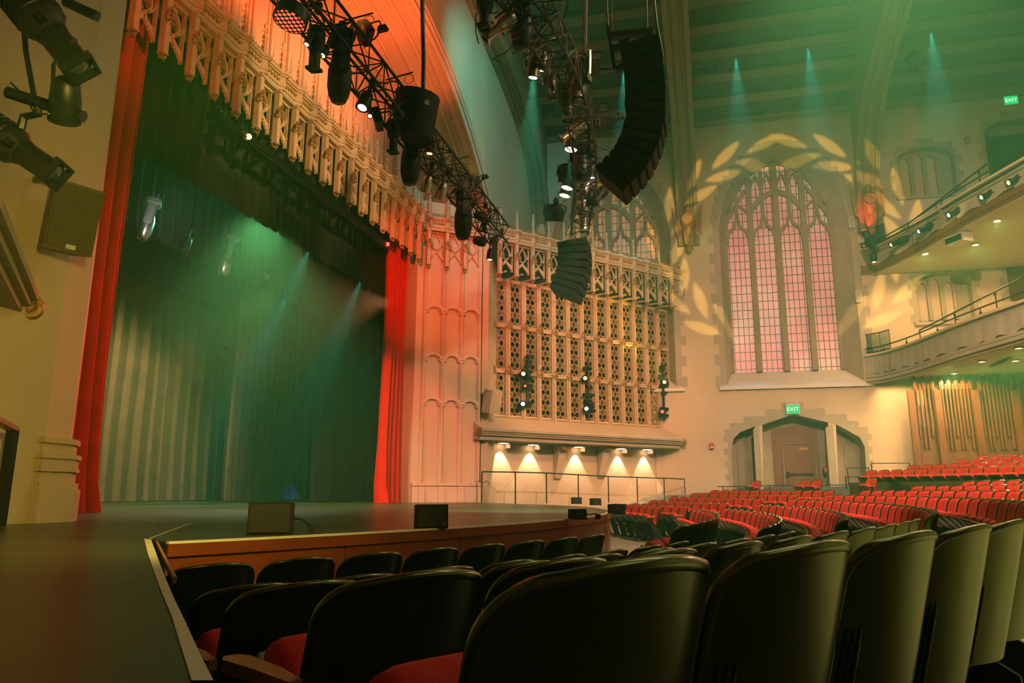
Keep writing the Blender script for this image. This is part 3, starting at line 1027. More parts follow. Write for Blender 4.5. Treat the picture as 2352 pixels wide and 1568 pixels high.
def canopy_meshes(P):
    M = {}
    m = MB()          # hanging post, turned, front at -y
    m.box(-.068, .068, -.10, .05, .10, 1.55)
    m.box(-.08, .08, -.115, .06, .085, .115)
    m.box(-.095, .095, -.13, .12, 1.42, 1.5)
    M['pendant'] = m.mesh('pendant', CARVE, bevel=.008)
    m = MB()
    r = random.Random(3)
    for i in range(16):
        a = r.uniform(0, 2 * PI); h = r.random()
        m.ball((math.cos(a) * .055 * (1.15 - h * .5), -.025 + math.sin(a) * .06 * (1.15 - h * .5), .09 - .13 * h), .030, 6)
    M['leaf_boss'] = m.mesh('leaf_boss', GILT, smooth=True)
    m = MB()
    for i in range(22):
        h = r.random(); a = r.uniform(-1.3, 1.3)
        w = .11 * math.sin(PI * min(1, .15 + h * .85))
        m.ball((math.sin(a) * w, -.115 - .035 * math.cos(a), .74 + .34 * h), r.uniform(.022, .036), 6)
    for s in (-1, 1):
        m.tube([(s * .04, -.13, 1.0), (s * .1, -.16, .92), (s * .13, -.15, .80), (s * .08, -.13, .72)], [.02, .022, .018, .008], 6)
    M['grape_cluster'] = m.mesh('grape_cluster', GILT, smooth=True)
    m = MB()          # ogee leaf tracery, set back behind the posts
    c = P / 2; w = P - .2; B = .16
    for s in (-1, 1):
        m.ribbon([(c, 1.40), (c + s * .06, 1.28), (c + s * .15, 1.12), (c + s * .17, 1.0), (c + s * .10, .86), (c, .76)], .045, B - .03, B + .03)
        m.ribbon([(c, .76), (c + s * .12, .84), (c + s * (w / 2 - .05), .98), (c + s * w / 2, 1.16)], .04, B - .03, B + .03)
        m.ribbon([(c, .76), (c + s * .09, .66), (c + s * .2, .58), (c + s * w / 2, .54)], .045, B - .03, B + .03)
        m.ribbon([(c, .70), (c + s * .10, .60), (c + s * (w / 2 - .04), .46), (c + s * w / 2, .40)], .06, B - .035, B + .035)
        for k in range(5):
            t = k / 4
            m.ball((c + s * (.03 + (w / 2 - .05) * t), B, .66 - .26 * t - .03), .028, 6)
    m.ball((c, B - .03, .76), .05, 8)
    M['tracery_panel'] = m.mesh('tracery_panel', CARVE)
    m = MB()          # frame and moulded cornice
    m.box(.09, .115, .1, .2, .3, 1.42); m.box(P - .115, P - .09, .1, .2, .3, 1.42); m.box(.09, P - .09, .08, .2, 1.40, 1.46)
    m.box(-.02, P + .02, -.06, .22, 1.46, 1.62)
    pts = [(-.13, -.10), (0, -.22), (.13, -.10), (P - .13, -.10), (P, -.22), (P + .13, -.10)]
    def strip(off, z0, z1):
        q = [(x, y - off) for x, y in pts[1:5]]
        vs = []
        for x, y in q:
            vs += [(x, y, z0), (x, .12, z0), (x, .12, z1), (x, y, z1)]
        m.add(vs, [(i * 4 + j, i * 4 + (j + 1) % 4, i * 4 + 4 + (j + 1) % 4, i * 4 + 4 + j) for i in range(3) for j in range(4)])
    strip(-.03, 1.50, 1.58); strip(.0, 1.58, 1.63); strip(.03, 1.84, 1.90); strip(-.02, 1.63, 1.84)
    m.tube([(x, y - .04, 1.93) for x, y in pts[1:5]], .052, 8)
    M['cornice'] = m.mesh('cornice', CARVE, smooth=35)
    m = MB()
    r = random.Random(5)
    for i in range(14):
        x = .12 + (P - .24) * i / 13
        m.ball((x, -.1, 1.735 + .03 * math.sin(i * 2.1)), .034, 5)
    for i in range(3):
        cx = P * (.24 + .26 * i)
        m.tube([(cx + .085 * math.cos(a * .55) * (1 - a * .05), -.02, 2.07 + .085 * math.sin(a * .55) * (1 - a * .05)) for a in range(13)], .02, 5)
        m.ball((cx, -.02, 2.07), .035, 6)
        m.tube([(cx - .1, -.02, 1.96), (cx - .12, -.02, 2.1), (cx - .06, -.02, 2.2)], [.02, .018, .008], 5)
    M['cresting'] = m.mesh('cresting', GILT, smooth=True)
    m = MB()
    m.lathe([(.075, 1.90), (.075, 1.98), (.05, 2.0), (.05, 2.18), (.07, 2.2), (.07, 2.24), (.04, 2.27), (.035, 2.48), (.055, 2.5), (.055, 2.53), (.03, 2.56), (.02, 2.72), (.045, 2.76), (.05, 2.79), (.02, 2.84), (.005, 2.9)], 8, TR(0, -.06, 0))
    for z in (2.08, 2.18, 2.36, 2.46, 2.64):
        for a in range(4):
            m.ball((.06 * math.cos(a * PI / 2 + .6), -.06 + .06 * math.sin(a * PI / 2 + .6), z), .024, 5)
    M['finial'] = m.mesh('finial', CARVE, smooth=True)
    return M


def canopy(name, label, fr, P, ks, z0, last=True):
    t = thing(name, label, 'canopy', M=FM(fr, 0, 0, z0), kind='structure')
    ms = canopy_meshes(P)
    ks = list(ks)
    for i, k in enumerate(ks):
        x = k * P
        end = i == len(ks) - 1
        for nm in ('pendant', 'leaf_boss', 'grape_cluster', 'finial'):
            if end and not last:
                continue
            place(ms[nm], nm, t, x, 0, 0, label='gilded ' + nm.replace('_', ' ') if nm in ('leaf_boss', 'grape_cluster') else None)
        if not end:
            for nm in ('tracery_panel', 'cornice', 'cresting'):
                place(ms[nm], nm, t, x, 0, 0)
    return t


CZ = 9.50
pro = Frame((10.75, 9.98, 0), (1, 0, 0), (0, -1, 0))
canopy('carved_canopy', 'long row of carved hanging pendants and finials over the stage opening', pro, .772, range(-2, 19), CZ, last=False)
canopy('carved_canopy', 'short carved canopy with three leaf panels crowning the pink pilaster', PIL, .72, range(0, 4), CZ, last=False)
canopy('carved_canopy', 'carved canopy with leaf tracery crowning the organ grille', GRI, .78, range(0, 15), CZ)
mb = MB(); mb.box(8.8, 24.9, 9.95, 10.4, 11.0, 11.25); struct('trim_9', mb, SHADE)
mb = MB(PIL); mb.box(-.2, 2.3, -.5, -.02, CZ + 1.45, CZ + 1.7); struct('trim_10', mb, SHADE)
mb = MB(GRI); mb.box(-.1, 11.0, -1.6, -.02, CZ + 1.45, CZ + 1.7); mb.box(-.1, 11.0, -1.6, -.4, CZ + .9, CZ + 1.45); struct('trim_11', mb, SHADE)

# ---- organ grille
GDP = -.9
g0 = GRI.px(1127, 800, GDP)[0]; g1 = GRI.px(1538, 850, GDP)[0]
gp = (g1 - g0) / 13.0
vt = GRI.px(1330, 679, GDP)[1]; v1 = GRI.px(1330, 774, GDP)[1]; v2 = GRI.px(1330, 871, GDP)[1]; vb = GRI.px(1330, 966, GDP)[1]
org = thing('organ_grille', 'tall carved organ grille of lattice panels between cream posts', 'organ screen', M=FM(GRI, 0, GDP, 0), kind='structure')


def lattice(w, h):
    m = MB()
    m.ribbon([(0, 0), (w, 0), (w, h), (0, h)], .05, -.03, .03, closed=True)
    cw = w / 2.0; rows = max(2, round(h / (cw * 1.75))); ch = h / rows
    for i in range(2):
        for j in range(rows):
            cx, cz = (i + .5) * cw, (j + .5) * ch
            # ogee diamond with a lens in it
            for sx in (-1, 1):
                m.ribbon([(cx, cz - ch / 2), (cx + sx * cw * .20, cz - ch * .34), (cx + sx * cw * .44, cz - ch * .14), (cx + sx * cw / 2, cz), (cx + sx * cw * .44, cz + ch * .14), (cx + sx * cw * .20, cz + ch * .34), (cx, cz + ch / 2)], .034, -.02, .02)
                for sz in (-1, 1):
                    m.ball((cx + sx * cw * .46, -.012, cz + sz * ch * .5 * .98), .018, 5)
            m.ribbon([(cx - cw * .2, cz - ch * .34), (cx, cz - ch * .22), (cx + cw * .2, cz - ch * .34)], .03, -.015, .015)
            m.ribbon([(cx - cw * .2, cz + ch * .34), (cx, cz + ch * .22), (cx + cw * .2, cz + ch * .34)], .03, -.015, .015)
    return m


pw = gp - .30
hs = [(v2 + .07) - (vb + .02) - .14, (v1 - v2) - .16, (vt - v1) - .12]
zs = [vb + .02, v2 + .08, v1 + .08]
lat = [lattice(pw, h).mesh('lattice_panel', LATT) for h in hs]
m = MB(); m.box(-.10, .10, -.13, .06, vb - .22, vt + .15); m.box(-.045, .045, -.19, -.1, vb - .16, vt + .15); post = m.mesh('post', CARVE, bevel=.02)
m = MB()
r = random.Random(9)
for i in range(14):
    a = r.uniform(-1.4, 1.4); h = r.random()
    m.ball((math.sin(a) * .11 * (1 - h * .4), -.2 - .03 * math.cos(a), -.12 + .34 * h), r.uniform(.025, .04), 6)
for s in (-1, 1):
    m.tube([(0, -.2, .16), (s * .1, -.22, .05), (s * .15, -.2, -.12)], [.03, .03, .012], 6)
orn = m.mesh('crest_ornament', GILT, smooth=True)
m = MB()          # curved rib from post to pendant
def rib_shape(dx):
    m = MB(); pts = []
    for i in range(11):
        a = i / 10 * PI / 2
        pts.append(V((dx * (1 - math.cos(a)), -.10 - .80 * (1 - math.cos(a)), vt + .1 + (CZ + .25 - vt - .1) * math.sin(a))))
    vs = []
    for p in pts:
        vs += [p + V((-.1, 0, 0)), p + V((.1, 0, 0)), p + V((.1, .18, .02)), p + V((-.1, .18, .02))]
    m.add(vs, [(i * 4 + j, i * 4 + (j + 1) % 4, i * 4 + 4 + (j + 1) % 4, i * 4 + 4 + j) for i in range(10) for j in range(4)])
    m.tube([p + V((0, -.03, -.01)) for p in pts], .04, 6)
    return m.mesh('coving_rib', CARVE, smooth=40)


for k in range(14):
    x = g0 + gp * k
    place(post, 'post', org, x)
    place(rib_shape(.78 * (k + .5) - x - .1), 'coving_rib', org, x)
    for z in (v1, v2):
        place(orn, 'crest_ornament', org, x, 0, z, label='gilded leaf ornament')
    if k < 13:
        for i in range(3):
            place(lat[i], 'lattice_panel', org, x + .15, 0, zs[i])
m = MB()
for z in (v1, v2):
    m.box(g0, g1, -.09, .05, z - .085, z + .085); m.box(g0, g1, -.12, -.05, z + .03, z + .06); m.box(g0, g1, -.12, -.05, z - .06, z - .03)
m.box(g0, g1, -.08, .05, vb - .06, vb + .02); m.box(g0, g1, -.08, .05, vt - .03, vt + .12)
m.obj('transom', CARVE, org)
m = MB(); m.box(g0 - .4, g1 + .3, .35, .45, vb - .3, CZ + 1.4); m.obj('shadow_board', mat('organ_shade_paint', (.018, .013, .006), .95, var=.2), org)  # dark sheet painted as the shade behind the lattice
mb = MB(GRI)      # plaster cove behind the ribs, its shade painted in
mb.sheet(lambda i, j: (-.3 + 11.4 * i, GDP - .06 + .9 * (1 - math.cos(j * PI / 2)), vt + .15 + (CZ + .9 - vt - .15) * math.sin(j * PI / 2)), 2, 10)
struct('trim_12', mb, SHADE, smooth=True)

# ---- ledge under the grille, and the lit wall below
gs0 = GRI.px(1106, 992, .25)[0]; gs1 = GRI.px(1572, 1012, .25)[0]
vs_ = GRI.px(1340, 998, .25)[1]
led = thing('organ_ledge', 'long sloping plaster ledge under the organ grille with scrolled ends', 'ledge', M=FM(GRI, 0, 0, 0), kind='structure')
m = MB()
m.add([(gs0, -.22, vs_ + .02), (gs1, -.22, vs_ + .02), (g1 + .25, .9, vb - .05), (gs0, .9, vb - .05), (gs0, .95, vs_ - .3), (gs1, .95, vs_ - .3)], [(0, 1, 2, 3), (0, 3, 4), (1, 2, 5)])
m.obj('sloping_top', PLASTER, led)
m = MB()
for y, z0, z1 in ((-.25, -.06, .04), (-.18, -.13, -.06), (-.12, -.2, -.13), (.0, -.36, -.2)):
    m.box(gs0, gs1, y, 1.0, vs_ + z0, vs_ + z1)
m.obj('cornice', STONE, led, bevel=.015)
for x in (gs0, gs1 + .04):
    m = MB()
    m.tube([(x, -.2 + .15 * math.cos(a * .5) * (1 - a * .045), vs_ - .1 + .15 * math.sin(a * .5) * (1 - a * .045)) for a in range(18)], .055, 7)
    m.ball((x, -.2, vs_ - .1), .07, 8)
    m.obj('scroll_end', GILT, led, smooth=True)
wb = GRI.px(1300, 1100, -1.0)
mb = MB(GRI); mb.box(-.25, 9.0, -1.15, -1.0, -.3, vs_ - .2)
struct('wall_organ', mb, PLASTER)
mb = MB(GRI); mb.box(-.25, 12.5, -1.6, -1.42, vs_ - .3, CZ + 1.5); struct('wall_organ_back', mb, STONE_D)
mb = MB(); p = GRI.p(8.98, -1.0, 0); q_ = SIDE.p(-1.3, .05, 0)
mb.bar((p.x, p.y, 1.4), (q_.x, q_.y, 1.4), .1, 3.6); struct('wall_organ_return', mb, PLASTER)

lamps = []
for i, (x, y) in enumerate(((1157, 1014), (1225, 1018), (1330, 1023), (1427, 1027), (1487, 1029))):
    u, v = GRI.px(x, y, -.72)
    w = thing('wall_sconce', ('leftmost', 'second from left', 'middle', 'fourth from left', 'rightmost')[i] + ' boxy white sconce lighting the wall under the organ ledge', 'wall light', M=FM(GRI, u, -.72, v), group='sconces under the organ ledge')
    m = MB(); m.box(-.2, .2, -.16, .26, -.06, .24); m.obj('housing', WHITEP, w, bevel=.02)
    m = MB(); m.box(.2, .42, -.12, .26, -.05, .24); m.poly([(.22, -.05), (.4, -.05), (.36, -.12), (.28, -.16), (.24, -.24)], d0=-.1, d1=.26); m.obj('side_bracket', WHITEP, w)
    m = MB(); m.box(-.14, .14, -.1, .18, -.068, -.06); m.obj('lamp_face', LAMPW, w)
    lamps.append(GRI.p(u, -.74, v - .1))
for i, x in enumerate((1287, 1387)):
    u, v = GRI.px(x, 1035, -.72)
    w = thing('console_bracket', ('left' if not i else 'right') + ' carved plaster console bracket hanging under the organ ledge', 'bracket', M=FM(GRI, u, -.98, v), group='console brackets')
    m = MB(); pts = [(-.55, .3), (-.55, .05), (-.42, -.02), (-.36, -.3), (-.24, -.62), (-.16, -.95), (-.1, -1.1), (0, -1.1), (0, .3)]
    m.poly([(a, b) for a, b in pts], d0=-.17, d1=.17, M=Matrix(((0, 1, 0, 0), (1, 0, 0, 0), (0, 0, 1, 0), (0, 0, 0, 1))))
    m.obj('scroll_body', PLASTER, w)
    m = MB(); m.box(-.22, .22, -.68, -.5, .02, .36)
    r = random.Random(2)
    for k in range(30):
        m.ball((r.uniform(-.17, .17), -.69, r.uniform(.06, .32)), .035, 5)
    m.obj('carved_block', GILT, w)

# ---- pink pilaster by the stage
pil = thing('pilaster', 'tall pink-lit pilaster of three arched panel bays beside the stage opening', 'pilaster', M=FM(PIL, 0, -.2, 0), kind='structure')
pu = lambda x: PIL.px(x, 870, -.2)[0]
sh = [(pu(952), pu(958)), (pu(966), pu(976)), (pu(1009), pu(1020)), (pu(1052), pu(1063)), (pu(1094), pu(1104))]
b0 = PIL.px(1030, 1108, -.15)[1]
m = MB()
for a, b in sh[1:]:
    c = (a + b) / 2; w = (b - a)
    m.lathe([(w * .5, b0), (w * .5, CZ + .1)], 10, TR(c, 0, 0)); m.lathe([(w * .22, b0), (w * .22, CZ + .1)], 8, TR(c, -w * .5, 0))
m.obj('shaft', PILM, pil, smooth=True)
m = MB()
for yy in (703, 816, 917):
    for i in range(3):
        a, b = sh[i + 1][1] - .03, sh[i + 2][0] + .03
        v = PIL.px((1000, 1041, 1084)[i], yy + (0, 4, 8)[i] if yy == 703 else yy + (-3, 0, 3)[i], -.2)[1]
        c, h = (a + b) / 2, (b - a) / 2
        m.ribbon([(c + h * math.cos(PI - t * PI / 10), v - h * .62 + h * .62 * math.sin(t * PI / 10)) for t in range(11)], .10, -.13, .02)
        m.ribbon([(c + (h - .06) * math.cos(PI - t * PI / 10), v - .03 - h * .62 + h * .60 * math.sin(t * PI / 10)) for t in range(11)], .06, -.07, .02)
        for s in (-1, 1):
            m.ball((c + s * (h - .02), -.08, v - h * .62 - .06), .065, 7, (1, 1, .8))
m.obj('panel_arch', PILM, pil, smooth=40)
m = MB()
ul, ur = sh[0][0] - .02, sh[4][1] + .02
for z0, z1, o in ((SZ, SZ + .5, .24), (SZ + .5, SZ + .56, .2), (SZ + .56, b0 - .12, .15), (b0 - .12, b0 - .06, .2), (b0 - .06, b0, .16)):
    m.box(ul, ur, -o, .05, z0, z1)
    for a, b in sh[1:]:
        m.box(a - .03, b + .03, -o - .06, .05, z0, z1)
m.obj('moulded_base', PILM, pil, bevel=.015)

# ---- left pilaster foot
FOOT = [(7.42, 8.02), (7.95, 8.10), (8.27, 8.38), (8.9, 10.2), (7.3, 10.2)]
def offs(P, o):
    c = (8.1, 9.2); out = []
    for x, y in P:
        d = math.hypot(x - c[0], y - c[1]); out.append((x + (x - c[0]) / d * o, y + (y - c[1]) / d * o))
    return out


lp = thing('pilaster_foot', 'moulded stone foot of the left stage pilaster, beside the red curtain', 'column base', (8, 9, SZ), kind='structure')
m = setattr_world(MB())
for z0, z1, o in ((SZ, 1.28, .17), (1.28, 1.36, .13), (1.36, 1.5, .08), (1.5, 1.55, .12), (1.55, 1.66, .10), (1.66, 1.72, .13), (1.72, 1.85, .05), (1.85, 1.92, .09)):
    m.poly(offs(FOOT, o), d0=z0, d1=z1, plane='xy')
m.obj('moulded_foot', PLASTER, lp, bevel=.02)

# ---- left organ ledge, grille edge and leaf ornaments
l2 = thing('organ_ledge', 'plaster ledge running out at far left with a carved scroll at its end', 'ledge', M=FM(LG, 0, 0, 0), kind='structure')
m = MB(); m.add([(-.12, -.22, 3.62), (9, -.22, 3.62), (9, .74, 4.7), (-.12, .74, 4.7), (-.12, .74, 3.3)], [(0, 1, 2, 3), (0, 3, 4)]); m.obj('sloping_top', PLASTER, l2)
m = MB()
for y, z0, z1 in ((-.25, 3.54, 3.63), (-.18, 3.46, 3.54), (-.1, 3.38, 3.46), (.1, 3.28, 3.38)):
    m.box(-.12, 9, y, .74, z0, z1)
m.obj('cornice', STONE, l2)
m = MB()
m.tube([(-.2, -.16 + .15 * math.cos(a * .5) * (1 - a * .045), 3.46 + .15 * math.sin(a * .5) * (1 - a * .045)) for a in range(18)], .06, 7)
m.ball((-.2, -.16, 3.46), .08, 8); m.ball((-.12, .05, 3.38), .12, 7); m.ball((-.22, -.05, 3.55), .09, 7)
m.obj('scroll_end', GILT, l2, smooth=True)
l3 = thing('organ_grille', 'edge of a second organ grille at far left with gilded leaf ornaments', 'organ screen', M=FM(LG, 0, -.74, 0), kind='structure')
for u in (.05, .85, 1.65, 2.45):
    m = MB(); m.box(u - .1, u + .1, -.16, .0, 4.6, 11); m.obj('post', CARVE, l3, bevel=.02)
lm_ = lattice(.5, 5.0)
for u in (.2, 1.0, 1.8):
    place(lm_.mesh('lattice_panel', CARVE), 'lattice_panel', l3, u, 0, 4.8)
for k, z in enumerate((7.2, 7.9, 8.6, 9.3)):
    place(orn, 'leaf_ornament', l3, .05, 0, z, label='gilded leaf ornament')
    place(orn, 'leaf_ornament', l3, -.1, 0, z - .35, label='gilded leaf ornament')

# ---- angel corbels under the roof ribs
def corbel(x, y, z, lab):
    t = thing('angel_corbel', lab, 'corbel', (x, y, z), PI / 2, 'angel corbels')
    # local: faces -x of the room -> local -Y after the turn is +x ... front is local +Y
    m = MB()
    m.lathe([(.05, -1.05), (.16, -1.0), (.22, -.85), (.20, -.6), (.30, -.3), (.36, .1), (.34, .45), (.26, .62), (.12, .72)], 12, TR(0, 0, 0))
    m.ball((0, .08, .86), .17, 10, (1, 1, 1.15))
    for k in range(-3, 4):
        m.tube([(k * .06, .22, -.2), (k * .065, .24, -.6), (k * .05, .2, -.95)], [.03, .035, .02], 5)
    m.obj('robed_figure', GILT, t, smooth=True)
    for s in (-1, 1):
        m = MB()
        m.poly([(s * .22, .5), (s * .45, .95), (s * .70, 1.0), (s * .66, .2), (s * .6, -.35), (s * .42, -.5), (s * .25, -.2)], d0=-.12, d1=.02)
        for k in range(4):
            m.tube([(s * (.3 + .09 * k), .03, .8 - .02 * k), (s * (.32 + .08 * k), .05, .2), (s * (.3 + .07 * k), .03, -.3)], [.035, .04, .02], 5)
        m.obj('wing', GILT, t, smooth=30)
    m = MB(); m.tube([(.27 * math.cos(a * PI / 8), .34, .22 + .27 * math.sin(a * PI / 8)) for a in range(16)], .045, 6, closed=True)
    m.poly([(-.2, .4), (.2, .4), (.22, .2), (.12, 0), (0, -.08), (-.12, 0), (-.22, .2)], d0=.3, d1=.36); m.obj('shield', GILT, t)
    m = MB(); m.lathe([(.02, -1.35), (.1, -1.3), (.2, -1.12), (.16, -1.02)], 10); m.obj('pendant_boss', GILT, t, smooth=True)
    return t


corbel(33.62, .45, 13.55, 'gilded winged angel corbel between the two big church windows')
corbel(33.62, -7.5, 13.75, 'gilded winged angel corbel right of the pink window, in the red beam')
# ------------------------------------------------------------------ balconies at house rear
def smooth3(P, n=5):
    Q = smooth_pts([(p[0], p[1]) for p in P], n)
    return Q


def path_strip(m, pts, o0, o1, z0, z1):
    """board following a plan path between two offsets (towards the stage is positive)"""
    P = [V((p[0], p[1], 0)) for p in pts]; vs = []
    for i, p in enumerate(P):
        t = (P[min(i + 1, len(P) - 1)] - P[max(i - 1, 0)]).normalized(); n = V((t.y, -t.x, 0))
        a, b = p + n * o0, p + n * o1
        vs += [(a.x, a.y, z0), (b.x, b.y, z0), (b.x, b.y, z1), (a.x, a.y, z1)]
    fs = [(0, 1, 2, 3), tuple(len(vs) - 1 - k for k in range(4))]
    for i in range(len(P) - 1):
        for j in range(4):
            fs.append((i * 4 + j, i * 4 + (j + 1) % 4, i * 4 + 4 + (j + 1) % 4, i * 4 + 4 + j))
    m.add(vs, fs)


def off_path(pts, o, z):
    P = [V((p[0], p[1], 0)) for p in pts]; out = []
    for i, p in enumerate(P):
        t = (P[min(i + 1, len(P) - 1)] - P[max(i - 1, 0)]).normalized(); n = V((t.y, -t.x, 0))
        q = p + n * o
        out.append((q.x, q.y, z))
    return out


LB = smooth3([(33.93, -6.85), (33.3, -7.45), (31.4, -8.14), (28.3, -8.83), (25.1, -9.77), (21.5, -11.0), (18, -12)])
UB = smooth3([(33.95, -7.0), (33.5, -7.7), (31.4, -8.55), (28.5, -9.35), (25.4, -10.45), (22, -11.8), (18, -13)])


def balcony(name, label, P, zt, zb, slot):
    t = thing(name, label, 'balcony', (P[0][0], P[0][1], zb), kind='structure')
    w = lambda: setattr_world(MB())
    m = w(); m.poly([(x, y) for x, y in P] + [(18, -17.4), (34.25, -17.4)], d0=zb - .02, d1=zb + .14, plane='xy'); m.obj('soffit', PLASTER, t)
    return t


low = balcony('balcony', 'lower rear balcony with pale draped front panels and a black rail', LB, 7.1, 6.02, True)
upp = balcony('balcony', 'upper rear balcony with spotlights clamped along its curved front', UB, 11.9, 10.72, False)
for t, P, zt, zb, cuts in ((low, LB, 7.05, 6.2, (2, 6, 10, 13, 17, 20, 24)), (upp, UB, 11.85, 11.12, (4, 10, 15, 20, 25))):
    ks = [0] + list(cuts) + [len(P) - 1]
    for a, b in zip(ks, ks[1:]):
        seg = P[a:b + 1]
        m = setattr_world(MB())
        n = 14; vs = []
        L = []
        for i in range(n + 1):
            f = i / n * (len(seg) - 1); j = min(int(f), len(seg) - 2); g = f - j
            L.append((seg[j][0] * (1 - g) + seg[j + 1][0] * g, seg[j][1] * (1 - g) + seg[j + 1][1] * g))
        L[0] = (L[0][0] * .97 + L[1][0] * .03, L[0][1] * .97 + L[1][1] * .03)
        for q, (x, y) in enumerate(L):
            s_ = .02 * math.sin(q * 1.7 + a)
            vs.append((x, y + s_ * .3, zt)); vs.append((x, y + .05 + s_, zb + .06 * math.sin(q * .9 + a * 2)))
        m.add(vs, [(2 * i, 2 * i + 2, 2 * i + 3, 2 * i + 1) for i in range(n)])
        m.obj('front_panel', CONC, t, smooth=True)
    m = setattr_world(MB()); path_strip(m, P, -.02, .14, zt - .03, zt + .06); m.obj('cap_rail', PLASTER, t)
    m = setattr_world(MB())
    path_strip(m, P, -.06, -.02, zb - .3, zt)
    path_strip(m, P, -.08, .06, zb - .12, zb - .02); path_strip(m, P, -.06, .2, zb - .3, zb - .18); path_strip(m, P, -.06, .10, zb - .4, zb - .3)
    m.obj('lower_moulding', WALNUT if t is upp else STONE, t)
    m = setattr_world(MB()); m.tube(off_path(P, .0, zt + .32), .03, 7)
    for i in range(1, len(P), 4):
        x, y, z = off_path(P, 0, 0)[i]; m.tube([(x, y, zt), (x, y, zt + .32)], .018, 6); m.ball((x, y, zt + .14), .05, 6)
    m.obj('front_rail', BLACK, t, smooth=True)
# stair rails behind each balcony front
for P, z, lab in ((LB, 7.95, 'sloping black handrail on the wall behind the lower balcony front'), (UB, 12.7, 'sloping black handrail on the wall behind the upper balcony front')):
    r_ = thing('handrail', lab, 'handrail', (30, -10, z - 1))
    pts = []
    for i in range(9):
        f = i / 8
        pts.append((33.3 - 8.5 * f, -8.4 - 3.0 * f - .5, z + .9 * f))
    m = setattr_world(MB()); m.tube(pts, .035, 7); m.obj('rail', BLACK, r_, smooth=True)
    for i in range(0, 9, 2):
        m = setattr_world(MB()); x, y, zz = pts[i]; m.tube([(x, y, zz), (x + .02, y - .02, zz - .85)], .022, 6); m.ball((x, y, zz - .1), .055, 6)
        m.obj('post', BLACK, r_, smooth=True)
# curved glass guard at the end of the lower balcony, and of the upper
GLASS = mat('guard_glass', (.8, .95, .85), .05, var=0); GLASS.node_tree.nodes['Principled BSDF'].inputs['Transmission Weight'].default_value = .9
for P, z, lab in ((LB, 7.12, 'small curved glass guard with black frame ending the lower balcony'), (UB, 11.92, 'small curved black-framed guard ending the upper balcony beside the red beam')):
    gth = thing('glass_guard', lab, 'guard rail', (P[3][0], P[3][1], z))
    seg = P[0:7]
    m = setattr_world(MB()); path_strip(m, seg, -.10, -.085, z + .08, z + .85); m.obj('glass_pane', GLASS, gth)
    m = setattr_world(MB())
    m.tube(off_path(seg, -.09, z + .88), .025, 6); m.tube(off_path(seg, -.09, z + .05), .05, 6)
    for i in (0, 2, 4, 6):
        x, y, q_ = off_path(seg, -.09, z)[i]; m.tube([(x, y, z), (x, y, z + .88)], .015, 6)
    m.obj('frame', BLACK, gth)

# downlights in the soffits
DOWN = []
def downlight(x, y, z, lab, grp, r=.13):
    p = on_z(x, y, z)
    t = thing('downlight', lab, 'ceiling light', p, 0, grp)
    m = MB(); m.tube([(r * math.cos(a * PI / 10), r * math.sin(a * PI / 10), -.01) for a in range(20)], .03, 6, closed=True); m.obj('trim_ring', WHITEP, t, smooth=True)
    m = MB(); m.lathe([(r, -.004), (r, -.001)], 16); m.obj('lamp', LAMPW, t)
    DOWN.append(p)


for x, y, lab in ((2125, 582, 'nearest the wall'), (2290, 506, 'at far right'), (2240, 561, 'in the middle, behind the projector box')):
    downlight(x, y, 10.68, 'recessed downlight in the upper balcony soffit, ' + lab, 'downlights under the upper balcony')
for x, y, lab in ((2068, 861, 'first from the wall, close to the corner'), (2175, 833, 'over the first slat screen'), (2255, 829, 'left of the air slot'), (2332, 827, 'right of the air slot'), (2340, 798, 'in front of the air slot'), (2192, 856, 'seen through the second slat screen')):
    downlight(x, y, 5.98, 'recessed downlight in the lower soffit, ' + lab, 'downlights under the lower balcony')
p = on_z(2298, 830, 5.98)
m = MB(); m.box(p.x - .9, p.x + .9, p.y - .07, p.y + .07, 5.93, 5.99); tag(m.obj('air_slot', BLACK), 'narrow black air slot in the lower balcony soffit', 'vent')
p = on_z(2203, 551, 10.5)
t = thing('ceiling_projector', 'boxy white device hung under the upper balcony soffit', 'projector', p, .5)
m = MB(); m.box(-.42, .42, -.25, .25, -.14, .2); m.obj('body', WHITEP, t, bevel=.03)
m = MB(); m.box(-.36, .36, .25, .28, -.1, .12); m.obj('dark_front', BLACK, t)

